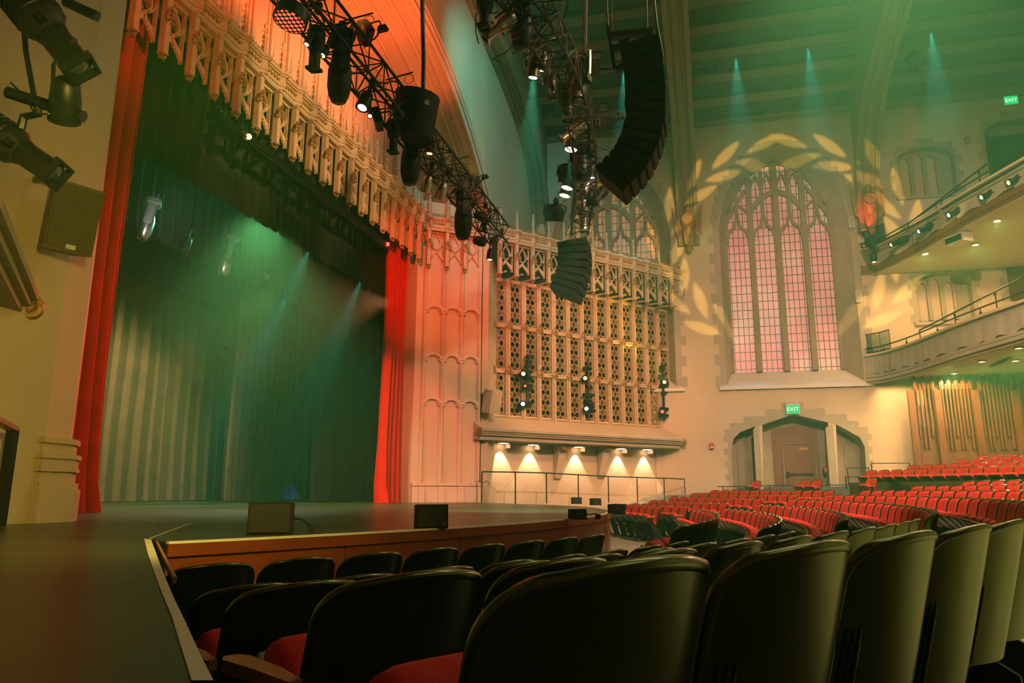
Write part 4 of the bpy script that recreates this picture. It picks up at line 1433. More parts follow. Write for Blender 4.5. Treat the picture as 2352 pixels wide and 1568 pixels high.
# ------------------------------------------------------------------ wooden slat screens under the lower balcony
XS = 33.35
scr = [(2093, 2140), (2153, 2227), (2240, 2318), (2330, 2400)]
for k, (xa, xb) in enumerate(scr):
    pa, pb = on_x(xa, 855, XS), on_x(xb, 850, XS)
    ya, yb = pa.y, pb.y; zt = (pa.z + pb.z) / 2
    zm = on_x((xa + xb) / 2, 980, XS).z; zk = on_x((xa + xb) / 2, 884, XS).z; z0 = 1.3
    t = thing('slat_screen', ('first', 'second', 'third', 'fourth')[k] + ' tall walnut slat screen from the left, under the lower balcony', 'screen', (XS, ya, z0), group='slat screens under the balcony')
    m = setattr_world(MB()); m.ribbon([(0, 0)] * 2, .1, 0, 0) if False else None
    m.box(XS - .03, XS + .03, yb, ya, zt - .05, zt); m.box(XS - .03, XS + .03, ya - .05, ya, z0, zt); m.box(XS - .03, XS + .03, yb, yb + .05, z0, zt); m.box(XS - .02, XS + .02, yb, ya, zk - .03, zk + .03)
    m.obj('frame', BLACK, t)
    n = 5 if k == 0 else 9
    for i in range(n):
        y = ya + (yb - ya) * (i + .6) / n
        m = setattr_world(MB()); m.box(XS - .09, XS + .09, y - .03, y + .03, zm - .9 if i % 3 else zm - .4, zk + .05 if i % 2 else zt - .05); m.obj('slat', WALNUT, t)
        if i % 2 == 0:
            m = setattr_world(MB()); m.box(XS - .06, XS + .06, y - .08, y + .08, zk - .18, zk + .18); m.obj('block', WALNUT, t)
    m = setattr_world(MB()); m.box(XS + .1, XS + .16, yb, ya, z0, zm); m.obj('solid_panel', DOORM, t)
    zc = on_x(xa, 895, XS - .2).z
    m = setattr_world(MB()); m.box(XS - .22, XS - .02, ya + .01, ya + .27, z0, zc); m.obj('side_post', WALNUT, t, bevel=.01)

# ------------------------------------------------------------------ black tube railings
def rail(name, lab, P, z_of, posts, r=.025, mid=None):
    t = thing(name, lab, 'railing', P[0])
    m = setattr_world(MB()); m.tube(P, r, 6); m.obj('top_rail', BLACK, t)
    for i in posts:
        p = V(P[i]); m = setattr_world(MB()); m.bar((p.x, p.y, z_of), (p.x, p.y, p.z), .04, .04, up=(1, 0, 0)); m.obj('post', BLACK, t)
    return t


rp_ = []
for x, y in ((1107, 1083), (1184, 1084), (1255, 1086), (1328, 1090), (1397, 1094), (1463, 1096), (1525, 1098), (1572, 1100)):
    u, v = GRI.px(x, y, .45); rp_.append(tuple(GRI.p(u, .45, v)))
rail('railing', 'long black tube railing along the stage edge below the wall sconces', rp_, SZ - .05, range(8))
pts = [tuple(on_x(x, y, 30.5)) for x, y in ((1648, 1117), (1660, 1117), (1715, 1116), (1768, 1115), (1880, 1114), (1945, 1113))]
rail('railing', 'low black railing across the front of the exit door', pts, .55, (1, 3, 4, 5), .02)
pts = [tuple(on_x(x, y, 30.2)) for x, y in ((1942, 1095), (2060, 1093), (2130, 1090), (2200, 1088), (2275, 1084))]
rail('railing', 'black railing in front of the raised rear seats', pts, .6, (0, 1, 2, 3, 4), .02)
pts = [tuple(on_x(x, y, 31.6)) for x, y in ((1946, 1074), (1995, 1074))]
rail('railing', 'small square black railing left of the raised rear seats', pts, .6, (0, 1), .02)
pts = [tuple(on_x(x, y, 32.2)) for x, y in ((2001, 1064), (2089, 1063))]
rail('railing', 'small black railing against the yellow-lit wall', pts, .9, (0, 1), .02)
pts = [tuple(on_x(x, y, 28.5)) for x, y in ((2306, 1056), (2420, 1040))]
rail('railing', 'black railing at far right among the raised seats', pts, .9, (0, 1), .025)
pts = [tuple(on_x(x, y, 29.3)) for x, y in ((1964, 1112), (2105, 1097))]
rail('railing', 'pale sloping ramp handrail by the single red seat', pts, .55, (0, 1), .022)
# dark seat backs fronting the raised section
mb = MB(); path = [pol(25.42, p) for p in [-57 - 1.5 * i for i in range(22)]]
wall_strip(mb, [(p.x, p.y) for p in reversed(path)], -.02, .4, 1.55, .05); struct('wall_parapet', mb, LACQ)
# left edge rail of the stage steps
t = thing('railing', 'black end post and pale cap of a rail at the far left wall', 'railing', on_y(10, 1100, 7.7))
a, b, c = on_y(30, 985, 7.7), on_y(-40, 948, 7.2), on_y(4, 1195, 7.7)
m = setattr_world(MB()); m.bar((a.x, a.y, SZ), a, .09, .09, up=(1, 0, 0)); m.obj('post', BLACK, t)
m = setattr_world(MB()); m.bar(a, b, .12, .05); m.obj('cap', ARMW, t)

# ------------------------------------------------------------------ signs and small wall things
def exit_sign(x, y, lab, sx, fr=SIDE, d=.12):
    u, v = fr.px(x, y, d)
    t = thing('exit_sign', lab, 'exit sign', M=FM(fr, u, d, v), group='exit signs')
    m = MB(); m.box(-.29 * sx, .29 * sx, 0, .12, -.24 * sx, .22 * sx); m.obj('housing', WHITEP, t, bevel=.01)
    m = MB(); m.box(-.27 * sx, .27 * sx, -.012, .0, -.22 * sx, .17 * sx); m.obj('lit_face', EXITG, t)
    cu = bpy.data.curves.new('lettering', 'FONT'); cu.body = 'EXIT'; cu.size = .24 * sx; cu.extrude = .004; cu.align_x = 'CENTER'; cu.align_y = 'CENTER'
    cu.materials.append(EXITL)
    o = bpy.data.objects.new('lettering', cu); COL.objects.link(o); o.parent = t
    me = bpy.data.meshes.new_from_object(o); bpy.data.objects.remove(o)
    o = bpy.data.objects.new('lettering', me); COL.objects.link(o); o.parent = t
    o.rotation_euler = (PI / 2, 0, 0); o.location = (0, -.02, -.03)
    return t


exit_sign(1821, 938, 'green lit exit sign above the pointed wooden door', 1.0)
exit_sign(2322, 229, 'green lit exit sign high on the wall at upper right', 1.0)
for x, y, lab in ((1635, 1024, 'red fire alarm box on the cream wall left of the door'), (2267, 606, 'red fire alarm box under the upper balcony'), (2222, 321, 'dark red alarm box beside the high green exit sign')):
    u, v = SIDE.px(x, y, .08)
    t = thing('fire_alarm', lab, 'fire alarm', M=FM(SIDE, u, .08, v))
    m = MB(); m.box(-.1, .1, -.04, .08, -.14, .14); m.obj('box', REDBOX, t, bevel=.01)
    m = MB(); m.box(-.06, .06, -.055, -.04, -.09, -.02); m.obj('white_label', WHITEP, t)
u, v = SIDE.px(1896, 1079, -.5)
t = thing('fire_pull', 'small red alarm handle inside the door recess', 'fire alarm', M=FM(SIDE, u, -.5, v)); m = MB(); m.box(-.06, .06, -.05, .4, -.12, .12); m.obj('box', REDBOX, t); m = MB(); m.box(-.03, .03, -.08, -.05, -.02, .05); m.obj('handle', WHITEP, t)
for x, y, lab in ((1955, 511, 'small white wall speaker beside the upper balcony end'), (1971, 681, 'small white wall speaker below the upper balcony end')):
    u, v = SIDE.px(x, y, .2)
    t = thing('wall_speaker', lab, 'speaker', M=FM(SIDE, u, .2, v)); m = MB(); m.box(-.12, .12, -.1, .14, -.26, .26); m.obj('cabinet', WHITEP, t, bevel=.02)
    m = MB(); m.box(-.09, .09, -.11, -.1, -.22, .22); m.obj('grille', CONC, t)

# ------------------------------------------------------------------ curtains
def drape(name, lab, cat, x0, x1, y, z0, z1, mat_, folds, amp, seed=1, gather=0.0, flare=0.0, scallop=0.0, puddle=0.0, nx=None, nz=18, grp=None, kind=None, zig=None):
    r = random.Random(seed)
    ph = [r.uniform(-.8, .8) for _ in range(folds + 2)]; am = [r.uniform(.55, 1.2) for _ in range(folds + 2)]
    nx = nx or folds * 10
    def f(i, j):
        t = i * folds; k = int(t) % (folds + 1)
        z = z0 + (z1 - z0) * j
        sp = 1 + flare * max(0, (.25 - j) / .25) ** 1.5
        xm = (x0 + x1) / 2
        x = xm + (x0 + (x1 - x0) * i - xm) * (1 - gather * math.sin(PI * min(1, j * 1.1)) * .5) * sp
        w = math.sin(2 * PI * t + ph[k] * math.sin(PI * (t - int(t))) * .7)
        w = math.copysign(abs(w) ** .8, w)
        yy = y - amp * am[k] * w * (1 + .5 * max(0, (.2 - j)) * 4) + .03 * math.sin(j * 7 + k)
        if puddle and j < .06:
            yy -= puddle * (1 - j / .06) * (.5 + .5 * math.sin(t * 4.1 + k)); 
        if scallop:
            z += scallop * (1 - j) * (abs(math.sin(PI * t)) ** .7 - .5)
        return (x, yy, z)
    m = MB(); m.sheet(f, nx, nz)
    o = m.obj(name, mat_, smooth=80)
    return tag(o, lab, cat, grp, kind)


drape('stage_curtain', 'tall red velvet curtain gathered at the left side of the stage opening', 'curtain', 9.55, 11.42, 10.95, SZ + .01, 11.2, VELVET, 6, .22, 4, gather=.16, flare=.06, puddle=.12, nx=150, nz=50)
drape('stage_curtain', 'tall red velvet curtain gathered at the right side of the stage opening', 'curtain', 23.35, 25.4, 10.95, SZ + .01, 11.2, VELVET, 6, .22, 8, gather=.18, flare=.10, puddle=.12, nx=150, nz=50)
drape('border_curtain', 'wide dark border curtain with scalloped hem behind the carved canopy', 'curtain', 8.2, 26.0, 11.7, 8.55, 13.6, CLOTHB, 46, .10, 2, scallop=.16)
drape('border_curtain', 'second dark border curtain deeper in the stage, above the grey backcloth', 'curtain', 8, 31, 16.0, 8.75, 14.5, CLOTHB, 52, .11, 5, scallop=.18)
drape('border_curtain', 'third dark border curtain nearest the grey backcloth', 'curtain', 8, 34, 19.6, 8.9, 15.5, CLOTHB, 54, .12, 6, scallop=.18)
drape('backcloth', 'full grey-green pleated backcloth across the rear of the stage', 'curtain', 14, 31.6, 22.2, SZ + .02, 15, CLOTHG, 25, .22, 7, puddle=.05, nz=14)
drape('side_leg', 'dark grey leg curtain just right of the backcloth edge line', 'curtain', 26.5, 32.9, 19.2, SZ + .02, 13, CLOTHG, 12, .13, 9, puddle=.05)
drape('side_leg', 'dark green leg curtain nearest the right red curtain', 'curtain', 25.75, 31.2, 14.9, SZ + .02, 12.5, CLOTHB, 12, .13, 10, puddle=.05)
drape('side_leg', 'narrow black leg curtain just behind the right red curtain', 'curtain', 25.8, 29.5, 12.2, SZ + .02, 12.5, CLOTHB, 7, .12, 12)
# white leading edges of the leg
for k, (x, y) in enumerate(((26.5, 19.05), (26.72, 19.0))):
    m = MB(); m.tube([(x, y, SZ + .05), (x + .03, y, 9.5)], .018, 5)
    tag(m.obj('leading_line', STEEL), ('left' if not k else 'right') + ' of two thin pale lines on the leading edge of the leg curtain', 'cord', 'leading edge lines')
# house batten behind the canopy
t = thing('curtain_batten', 'long dark steel batten slung under the carved canopy across the opening', 'batten', (17, 10.6, 9.5))
a, b = on_y(487, 266, 10.75), on_y(882, 566, 10.75)
m = setattr_world(MB()); m.bar(a, b, .30, .16); m.obj('beam', BLACK, t)
m = setattr_world(MB())
for dz in (-.1, 0, .1):
    m.tube([a + V((0, -.17, dz)), b + V((0, -.17, dz))], .025, 6)
m.obj('pipe', BLACK, t)
for k in range(2):
    p = a.lerp(b, .12 if not k else .985)
    m = setattr_world(MB()); m.ball(p + V((0, -.2, .02)), .07, 8); m.obj('indicator', (LAMPO if not k else LAMPR), t)

# ------------------------------------------------------------------ monitors on the apron
def wedge(x0, x1, yb, lab, w=None, cable=0):
    """foot monitor whose front face spans photo columns x0..x1"""
    a, b = on_z(x0, yb, SZ), on_z(x1, yb, SZ)
    c = (a + b) / 2; W = (b - a).length * .96
    d = (b - a).normalized(); ang = math.atan2(d.y, d.x) + .24
    t = thing('stage_monitor', lab, 'speaker', (c.x, c.y, SZ), ang, 'foot monitors on the stage edge')
    H = W * .47 if W > .5 else W * .75
    m = MB(); D = .30
    m.poly([(0, 0), (D, 0), (D, H * .95), (.04, H)], d0=-W / 2, d1=W / 2, M=Matrix(((0, 1, 0, 0), (1, 0, 0, 0), (0, 0, 1, 0), (0, 0, 0, 1))))
    m.obj('cabinet', BLACKP, t, bevel=.012)
    m = MB(); m.box(-W / 2 + .02, W / 2 - .02, -.012, .004, .02, H - .02); m.obj('front_grille', GRILLE, t)
    m = MB()
    for q in (-.2, .38):
        m.tube([(W * q + .012 * math.cos(k * PI / 4), -.014, H * (.5 if q < 0 else .2) + .012 * math.sin(k * PI / 4)) for k in range(8)], .0025, 4, closed=True)
    m.obj('badge', STEEL, t)
    if cable:
        m = MB(); m.tube([(W / 2, .1, H * .5), (W / 2 + .08, .1, H * .45), (W / 2 + .15, .08, .08), (W / 2 + .17, .06, .02)], .008, 5); m.box(W / 2 + .14, W / 2 + .2, .03, .09, 0, .07); m.obj('cable', BLACK, t)


GRILLE = mat('speaker_grille', (.018, .02, .016), .5, .2, var=.5, scale=70)
wedge(566, 668, 1228, 'black foot monitor nearest us on the curved stage edge, with cable', cable=1)
wedge(955, 1031, 1214, 'black foot monitor second along the curved stage edge')
wedge(1318, 1351, 1193, 'small black foot monitor near the right bend of the stage edge', cable=1)
wedge(1408, 1439, 1180, 'small black foot monitor at the tip of the stage curve')
wedge(1426, 1442, 1169, 'tiny black foot monitor behind the stage tip, by the red seats')
wedge(1361, 1383, 1160, 'tiny black foot monitor at the far stage edge, right of two')
wedge(1317, 1338, 1157, 'tiny black foot monitor at the far stage edge, left of two')

# ------------------------------------------------------------------ loudspeaker on the left wall
a = on_y(155, 505, 7.55)
t = thing('wall_loudspeaker', 'large olive-brown loudspeaker bracketed to the wall left of the red curtain', 'speaker', M=TR(a.x, a.y, a.z) @ RZ(math.radians(-24)) @ RX(math.radians(12)) @ Matrix.Scale(.9, 4))
SPK = mat('speaker_paint', (.16, .115, .03), .6, var=.1)
m = MB(); m.poly([(-.30, -.27), (.30, -.27), (.20, .25), (-.20, .25)], d0=-.45, d1=.45, plane='xy'); m.obj('cabinet', SPK, t, bevel=.015)
m = MB(); m.box(-.28, .28, -.285, -.265, -.42, .43); m.obj('front_grille', mat('perforated_grille', (.10, .075, .02), .6, var=.6, scale=90), t)
m = MB(); m.box(-.05, .07, -.30, -.284, -.41, -.35); m.obj('maker_badge', WHITEP, t)
m = MB(); m.box(-.36, .36, -.1, .1, .455, .50); m.box(-.36, -.32, -.1, .6, .44, .52); m.obj('bracket', SPK, t)
u, v = GRI.px(1131, 923, .1)
t = thing('wall_loudspeaker', 'tilted cream loudspeaker at the lower left corner of the organ grille', 'speaker', M=FM(GRI, u, .1, v) @ RZ(.3) @ RX(math.radians(10)))
m = MB(); m.poly([(-.3, -.2), (.3, -.2), (.22, .3), (-.22, .3)], d0=-.42, d1=.42, plane='xy'); m.obj('cabinet', PILM, t, bevel=.02)
m = MB(); m.box(-.22, .22, -.215, -.2, -.36, .38); m.obj('front_grille', CARVE, t)
m = MB(); m.bar((-.5, 0, .46), (.4, 0, .46), .08, .05); m.obj('bracket', CARVE, t)
# ------------------------------------------------------------------ rigging: trusses, lanterns, arrays
def depth(x, y, d):
    return EYE + ray(x, y) * d


def truss(name, lab, P, s=.26, seg=.55):
    """four-chord box truss along a polyline"""
    t = thing(name, lab, 'lighting truss', P[len(P) // 2])
    P = [V(p) for p in P]
    # resample
    L = [0]
    for a, b in zip(P, P[1:]):
        L.append(L[-1] + (b - a).length)
    n = max(3, int(L[-1] / seg)); Q = []
    for k in range(n + 1):
        d = L[-1] * k / n; i = 0
        while i < len(P) - 2 and L[i + 1] < d:
            i += 1
        f = (d - L[i]) / max(1e-6, L[i + 1] - L[i]); Q.append(P[i].lerp(P[i + 1], min(1, f)))
    C4 = [[], [], [], []]
    for k, p in enumerate(Q):
        tg = (Q[min(k + 1, n)] - Q[max(k - 1, 0)]).normalized(); sd = tg.cross(V((0, 0, 1))).normalized()
        for c, (a, b) in enumerate(((-1, -1), (1, -1), (1, 1), (-1, 1))):
            C4[c].append(p + sd * a * s + V((0, 0, b * s)))
    for c in range(4):
        m = setattr_world(MB()); m.tube(C4[c], .027, 7); m.obj('chord', BLACK, t, smooth=True)
    m = setattr_world(MB())
    for k in range(n):
        for c in range(4):
            e = (c + 1) % 4
            a, b = (C4[c][k], C4[e][k + 1]) if (k + c) % 2 else (C4[e][k], C4[c][k + 1])
            m.tube([a, b], .014, 5); m.tube([C4[c][k], C4[e][k]], .012, 5)
    m.obj('bracing', BLACK, t)
    return t, Q


_p = [on_y(x, y, 5.2) for x, y in ((755, 50), (868, 203), (1010, 383))]
TZ = sum(p.z for p in _p) / 3
truss('lighting_truss', 'straight black lighting truss running along the front of the carved canopy', [(6.2, 5.2, TZ), (18.0, 5.2, TZ)], .25)
T2 = [on_z(x, y, 9.3) for x, y in ((1150, -70), (1225, 20), (1290, 140), (1328, 240), (1345, 340), (1345, 430), (1330, 520))]
truss('lighting_truss', 'curved black lighting truss crowded with lanterns, left of the curved speaker array', T2, .26)

CACHE = {}


def cm(key, fn, material, **k):
    if (key, material.name) not in CACHE:
        CACHE[(key, material.name)] = fn().mesh(key.split('/')[0], material, **k)
    return CACHE[(key, material.name)]


def lantern(kind, lab, M, lens=None, s=1.0, body=None, grp=None, led=None):
    body = body or BLACK; lens = lens or LENSD
    names = {'E': 'profile_spotlight', 'M': 'moving_head_light', 'P': 'par_can', 'F': 'flood_light', 'R': 'led_wash_light'}
    t = thing(names[kind], lab, names[kind].replace('_', ' '), M=M @ Matrix.Scale(s, 4), group=grp)
    def put(key, fn, mt, label=None, **k):
        me = cm(kind + key, fn, mt, **k); o = bpy.data.objects.new(key.split('/')[0], me); COL.objects.link(o); o.parent = t
        if label:
            o['label'] = label
        return o
    def lz(prof, n=14):
        return lambda: MB().lathe(prof, n)
    yoke = lambda w, h, z: (lambda: MB().tube([(-w, 0, z), (-w, 0, h), (-w * .6, 0, h + .05), (w * .6, 0, h + .05), (w, 0, h), (w, 0, z)], .016, 6))
    clamp = lambda z: (lambda: MB().box(-.05, .05, -.04, .04, z, z + .12).tube([(0, -.05, z + .13), (0, .05, z + .13)], .045, 8))
    litl = None if lens is LENSD else 'glowing lens'
    if kind == 'E':
        def hs():
            m = MB(); m.lathe([(.05, .40), (.11, .37), (.13, .30), (.13, .06), (.10, .02), (.09, -.02)], 14)
            for k in range(5):
                m.tube([(.135 * math.cos(a * PI / 7), .135 * math.sin(a * PI / 7), .12 + .045 * k) for a in range(14)], .006, 4, closed=True)
            m.box(-.17, -.12, -.02, .02, -.02, .02); m.box(.12, .17, -.02, .02, -.02, .02)
            return m
        put('housing', hs, body, smooth=40)
        put('lens_tube', lz([(.085, .0), (.085, -.26), (.075, -.27)]), body, smooth=40)
        put('colour_frame', lambda: MB().poly([(-.095, -.095), (.095, -.095), (.095, .095), (-.095, .095)], [[(-.075, -.075), (.075, -.075), (.075, .075), (-.075, .075)]], d0=-.30, d1=-.255, plane='xy'), body)
        put('lens', lz([(.07, -.262), (.04, -.285), (.001, -.29)]), lens, litl, smooth=True)
        put('yoke', yoke(.19, .56, .1), BLACK); put('clamp', clamp(.60), BLACK)
    elif kind == 'M':
        put('base', lambda: MB().box(-.2, .2, -.15, .15, .52, .68), body, bevel=.03)
        put('yoke', lambda: MB().box(-.21, -.15, -.09, .09, .02, .55).box(.15, .21, -.09, .09, .02, .55), body, bevel=.03)
        put('head', lz([(.05, .30), (.12, .27), (.155, .12), (.155, -.12), (.13, -.25), (.10, -.32), (.09, -.33)]), body, smooth=45)
        put('lens', lz([(.088, -.322), (.06, -.345), (.001, -.352)]), lens, litl, smooth=True); put('clamp', clamp(.68), BLACK)
    elif kind == 'P':
        put('can', lz([(.06, .20), (.10, .16), (.115, .02), (.115, -.14), (.122, -.14), (.122, -.16)]), body, smooth=40)
        put('lens', lz([(.108, -.145), (.07, -.165), (.001, -.172)]), lens, litl, smooth=True)
        put('yoke', yoke(.15, .32, .02), BLACK); put('clamp', clamp(.36), BLACK)
    elif kind == 'F':
        put('case', lambda: MB().poly([(-.19, -.13), (.19, -.13), (.19, .10), (.10, .20), (-.10, .20), (-.19, .10)], d0=-.06, d1=.06, plane='xy'), body, bevel=.015)
        put('led_panel', lambda: MB().box(-.14, .14, -.10, .06, -.075, -.06), led or STEEL, 'pale led panel')
        put('bracket', yoke(.21, .22, 0), BLACK); put('clamp', clamp(.26), BLACK)
    elif kind == 'R':
        put('case', lz([(.10, .16), (.19, .12), (.20, 0), (.20, -.05)], 18), body, smooth=40)
        leds = lz([(.175, -.050), (.175, -.058), (.001, -.062)], 18)
        put('led_grille', leds, {'red_lamp': LEDR, 'orange_lamp': LEDO, 'warm_lamp': LEDW}.get(lens.name, lens), 'glowing led cluster'); put('yoke', yoke(.23, .32, 0), BLACK); put('clamp', clamp(.36), BLACK)
    return t


def hang(p, tilt=0, turn=0, roll=0):
    return TR(*p) @ RZ(math.radians(turn)) @ RX(math.radians(tilt)) @ RY(math.radians(roll))


G1 = 'lanterns on the straight truss'
def on1(x, y, dy=0):
    return on_y(x, y, 5.2 + dy)


for k, (x, y, kd, ln, tl, tn, rl, s, lab) in enumerate((
    (668, 42, 'R', LAMPR, 8, 0, 10, 1.15, 'round black wash light with red leds, topmost on the straight truss'),
    (724, 118, 'E', None, 4, 0, -6, .95, 'black profile spotlight hanging below the upper end of the straight truss'),
    (745, 118, 'P', LAMPY, 20, 60, 0, .55, 'tiny bright yellow-white lamp near the upper end of the straight truss'),
    (708, 95, 'P', LAMPW, 20, 60, 0, .4, 'tiny bright lamp right beside the topmost profile spotlight'),
    (780, 182, 'M', None, 0, 40, 0, 1.15, 'large black moving head hanging over the carved finials, upper of three'),
    (838, 232, 'P', LAMPW, 15, 30, 12, .95, 'bright white par can below the truss, left of the canvas tub'),
    (868, 275, 'F', None, 75, 20, 0, 1.0, 'black box flood hanging on edge, left of the canvas tub'),
    (851, 262, 'P', LAMPW, 10, 30, 30, .4, 'tiny bright lamp touching the black box flood'),
    (904, 318, 'E', None, 2, 0, -4, .9, 'black profile spotlight hanging left under the canvas tub'),
    (943, 378, 'M', None, 0, 30, 0, 1.2, 'large black moving head under the canvas tub, middle of three'),
    (988, 340, 'P', LAMPO, 5, 0, 0, .75, 'warm lit par can just below the canvas tub'),
    (980, 425, 'P', None, 15, 20, -15, .9, 'silver rimmed par can between the middle and lowest moving heads'),
    (1014, 440, 'P', None, 25, 10, -25, 1.0, 'tilted black par can right of the silver rimmed one'),
    (1064, 508, 'M', None, 0, 30, 0, 1.3, 'large black moving head in front of the pilaster canopy, lowest of three'),
    (1102, 498, 'R', LAMPO, 50, -40, 0, .75, 'glowing orange-red wash light near the lower truss end'),
    (1110, 514, 'P', LAMPR, 40, -40, 0, .5, 'small red lamp just under the orange-red wash light'),
    (1102, 556, 'R', LAMPR, 45, -50, 0, .8, 'red led wash light at the lower truss end'),
    (1126, 585, 'P', LAMPO, 5, 0, 0, .8, 'black par can with a warm lens, last at the lower truss end'),
    (840, 76, 'F', None, 55, 20, 20, 1.05, 'black flood with pale panel standing off the upper right of the truss'),
    (1090, 418, 'F', None, 55, 20, 15, 1.0, 'small black flood with pale panel near the lower right of the truss'),
)):
    lantern(kd, lab, hang(on1(x, y, (.3 if kd == 'F' and y < 420 and x in (840, 1090) else 0)), tl, tn, rl), ln, s, STEEL if 'silver' in lab else None, G1)
for (x0, y0), (x1, y1), lab in (((786, 49), (857, 30), 'thin pipe with a coiled cable sticking out near the upper truss end'), ((886, 184), (948, 166), 'thin pipe with a coiled cable sticking out above the canvas tub'), ((1034, 371), (1079, 357), 'thin pipe with a coiled cable sticking out below the canvas tub')):
    a, b = on1(x0, y0), on1(x1, y1, -.4)
    t = thing('outrigger_pipe', lab, 'pipe', a, group='outrigger pipes')
    m = setattr_world(MB()); m.tube([a, b], .014, 6); m.obj('pipe', BLACK, t)
    c = a.lerp(b, .85); m = setattr_world(MB()); m.tube([c + V((.02, .09 * math.cos(k * PI / 7), -.10 + .09 * math.sin(k * PI / 7))) for k in range(14)], .006, 4, closed=True); m.obj('cable_coil', BLACK, t)
# canvas tub on the truss
c = on1(958, 262, -.25)
t = thing('canvas_tub', 'big dark tapered canvas tub slung on the straight truss', 'tub', c)
m = MB()
N_ = 28
vs = []
for r_, z in ((.34, -.52), (.50, .36), (.49, .38), (.46, .36), (.32, -.48)):
    for j in range(N_):
        a = 2 * PI * j / N_; vs.append((r_ * math.cos(a), r_ * .8 * math.sin(a), z + (.10 * math.cos(a - .6) if z > 0 else 0)))
m.add(vs, [(i * N_ + j, i * N_ + (j + 1) % N_, (i + 1) * N_ + (j + 1) % N_, (i + 1) * N_ + j) for i in range(4) for j in range(N_)] + [tuple(range(N_)), tuple(4 * N_ + j for j in range(N_))])
m.obj('canvas_body', CANVAS, t, smooth=50)
m = MB(); m.box(-.02, .07, -.41, -.38, .0, .09, RZ(-.8)); m.obj('pale_label', WHITEP, t)
m = setattr_world(MB()); q0 = c + V((.25, 0, .4))
m.tube([q0, q0 + V((-.02, 0, .8)), on1(972, 100, -.2), on1(969, -40, -.2)], .045, 8); tag(m.obj('cable_bundle', BLACK), 'thick black cable bundle dropping into the canvas tub', 'cable')

# curved truss lanterns: find a point near the truss at that picture place
G2 = 'lanterns on the curved truss'
def on2(x, y, off=-.45):
    best = None
    for k in range(60):
        f = k / 59 * (len(T2) - 1); i = min(int(f), len(T2) - 2); p = T2[i].lerp(T2[i + 1], f - i)
        d = (p - EYE).dot(FWD); q = depth(x, y, d)
        e = (q - p).length
        if best is None or e < best[0]:
            best = (e, q)
    return best[1]


for k, (x, y, kd, ln, tl, tn, rl, s, bd, lab) in enumerate((
    (1113, 28, 'E', None, 0, 0, 3, 1.0, None, 'black profile spotlight pointing straight down at the top edge, on the curved truss'),
    (1143, 66, 'E', None, 0, -76, 48, .95, STEEL, 'bright silver profile spotlight slanting down to the left on the curved truss'),
    (1196, 62, 'M', None, 0, 30, 0, 1.25, None, 'black moving head with ribbed pale face near the top of the curved truss'),
    (1227, 158, 'P', LAMPC, 14, -76, 8, 1.05, None, 'lit cool-white par can on the left side of the curved truss'),
    (1246, 146, 'P', LAMPW, 25, -76, 20, .8, None, 'bright warm lamp right beside the lit cool-white par can'),
    (1256, 183, 'P', LAMPW, 25, -90, 30, .6, None, 'small warm lamp below the cool-white par can'),
    (1268, 196, 'E', None, 0, 0, 0, .85, None, 'short black profile spotlight under the small warm lamp'),
    (1304, 240, 'E', None, 0, 20, 0, 1.25, None, 'long black profile spotlight midway down the curved truss'),
    (1312, 305, 'E', None, 0, -76, 55, 1.0, STEEL, 'silver profile spotlight slanting down left, midway on the curved truss'),
    (1312, 340, 'R', LAMPW, 10, 0, 0, .85, None, 'bright round flood lamp midway down the curved truss'),
    (1305, 402, 'F', None, 70, -70, 0, 1.4, None, 'square black flood with a pale panel left of the curved truss'),
    (1303, 428, 'R', LAMPW, 15, 0, 0, .85, None, 'upper of two bright flood lamps near the lower truss end'),
    (1298, 446, 'R', LAMPW, 15, 0, 0, .85, None, 'lower of two bright flood lamps near the lower truss end'),
    (1358, 392, 'P', LAMPC, 15, -76, 0, 1.1, None, 'cool-white lit par can where the truss meets the speaker array'),
    (1356, 456, 'P', LAMPO, 30, -76, 0, 1.1, None, 'orange lit par can near the lower end of the curved truss'),
    (1376, 452, 'E', None, 40, 60, 0, 1.1, None, 'black profile spotlight pointing right at the lower truss end'),
    (1352, 418, 'E', None, 0, -76, 25, 1.0, STEEL, 'silver profile spotlight above the orange lit par can'),
    (1368, 138, 'F', None, 90, 10, 0, 1.5, None, 'black flood box with an orange edge on the right of the curved truss'),
    (1386, 268, 'F', None, 90, 10, 0, 1.2, None, 'black flood box on the right side of the curved truss, lower one'),
    (1341, 500, 'E', None, 0, 0, -8, 1.4, STEEL, 'grey profile spotlight hanging lowest on the curved truss'),
    (1272, 492, 'F', None, 70, -70, 0, 1.5, None, 'small flood with pale panel left of the haze beam'),
    (1338, 372, 'M', None, 0, 60, 0, 1.6, None, 'tall dark moving head at the waist of the curved truss'),
    (1330, 200, 'M', None, 15, 60, 0, 1.2, None, 'dark moving head in the tangle of the curved truss'),
)):
    lantern(kd, lab, hang(on2(x, y), tl, tn, rl), ln, s, bd, G2, led=(LAMPO if 'orange edge' in lab else None))
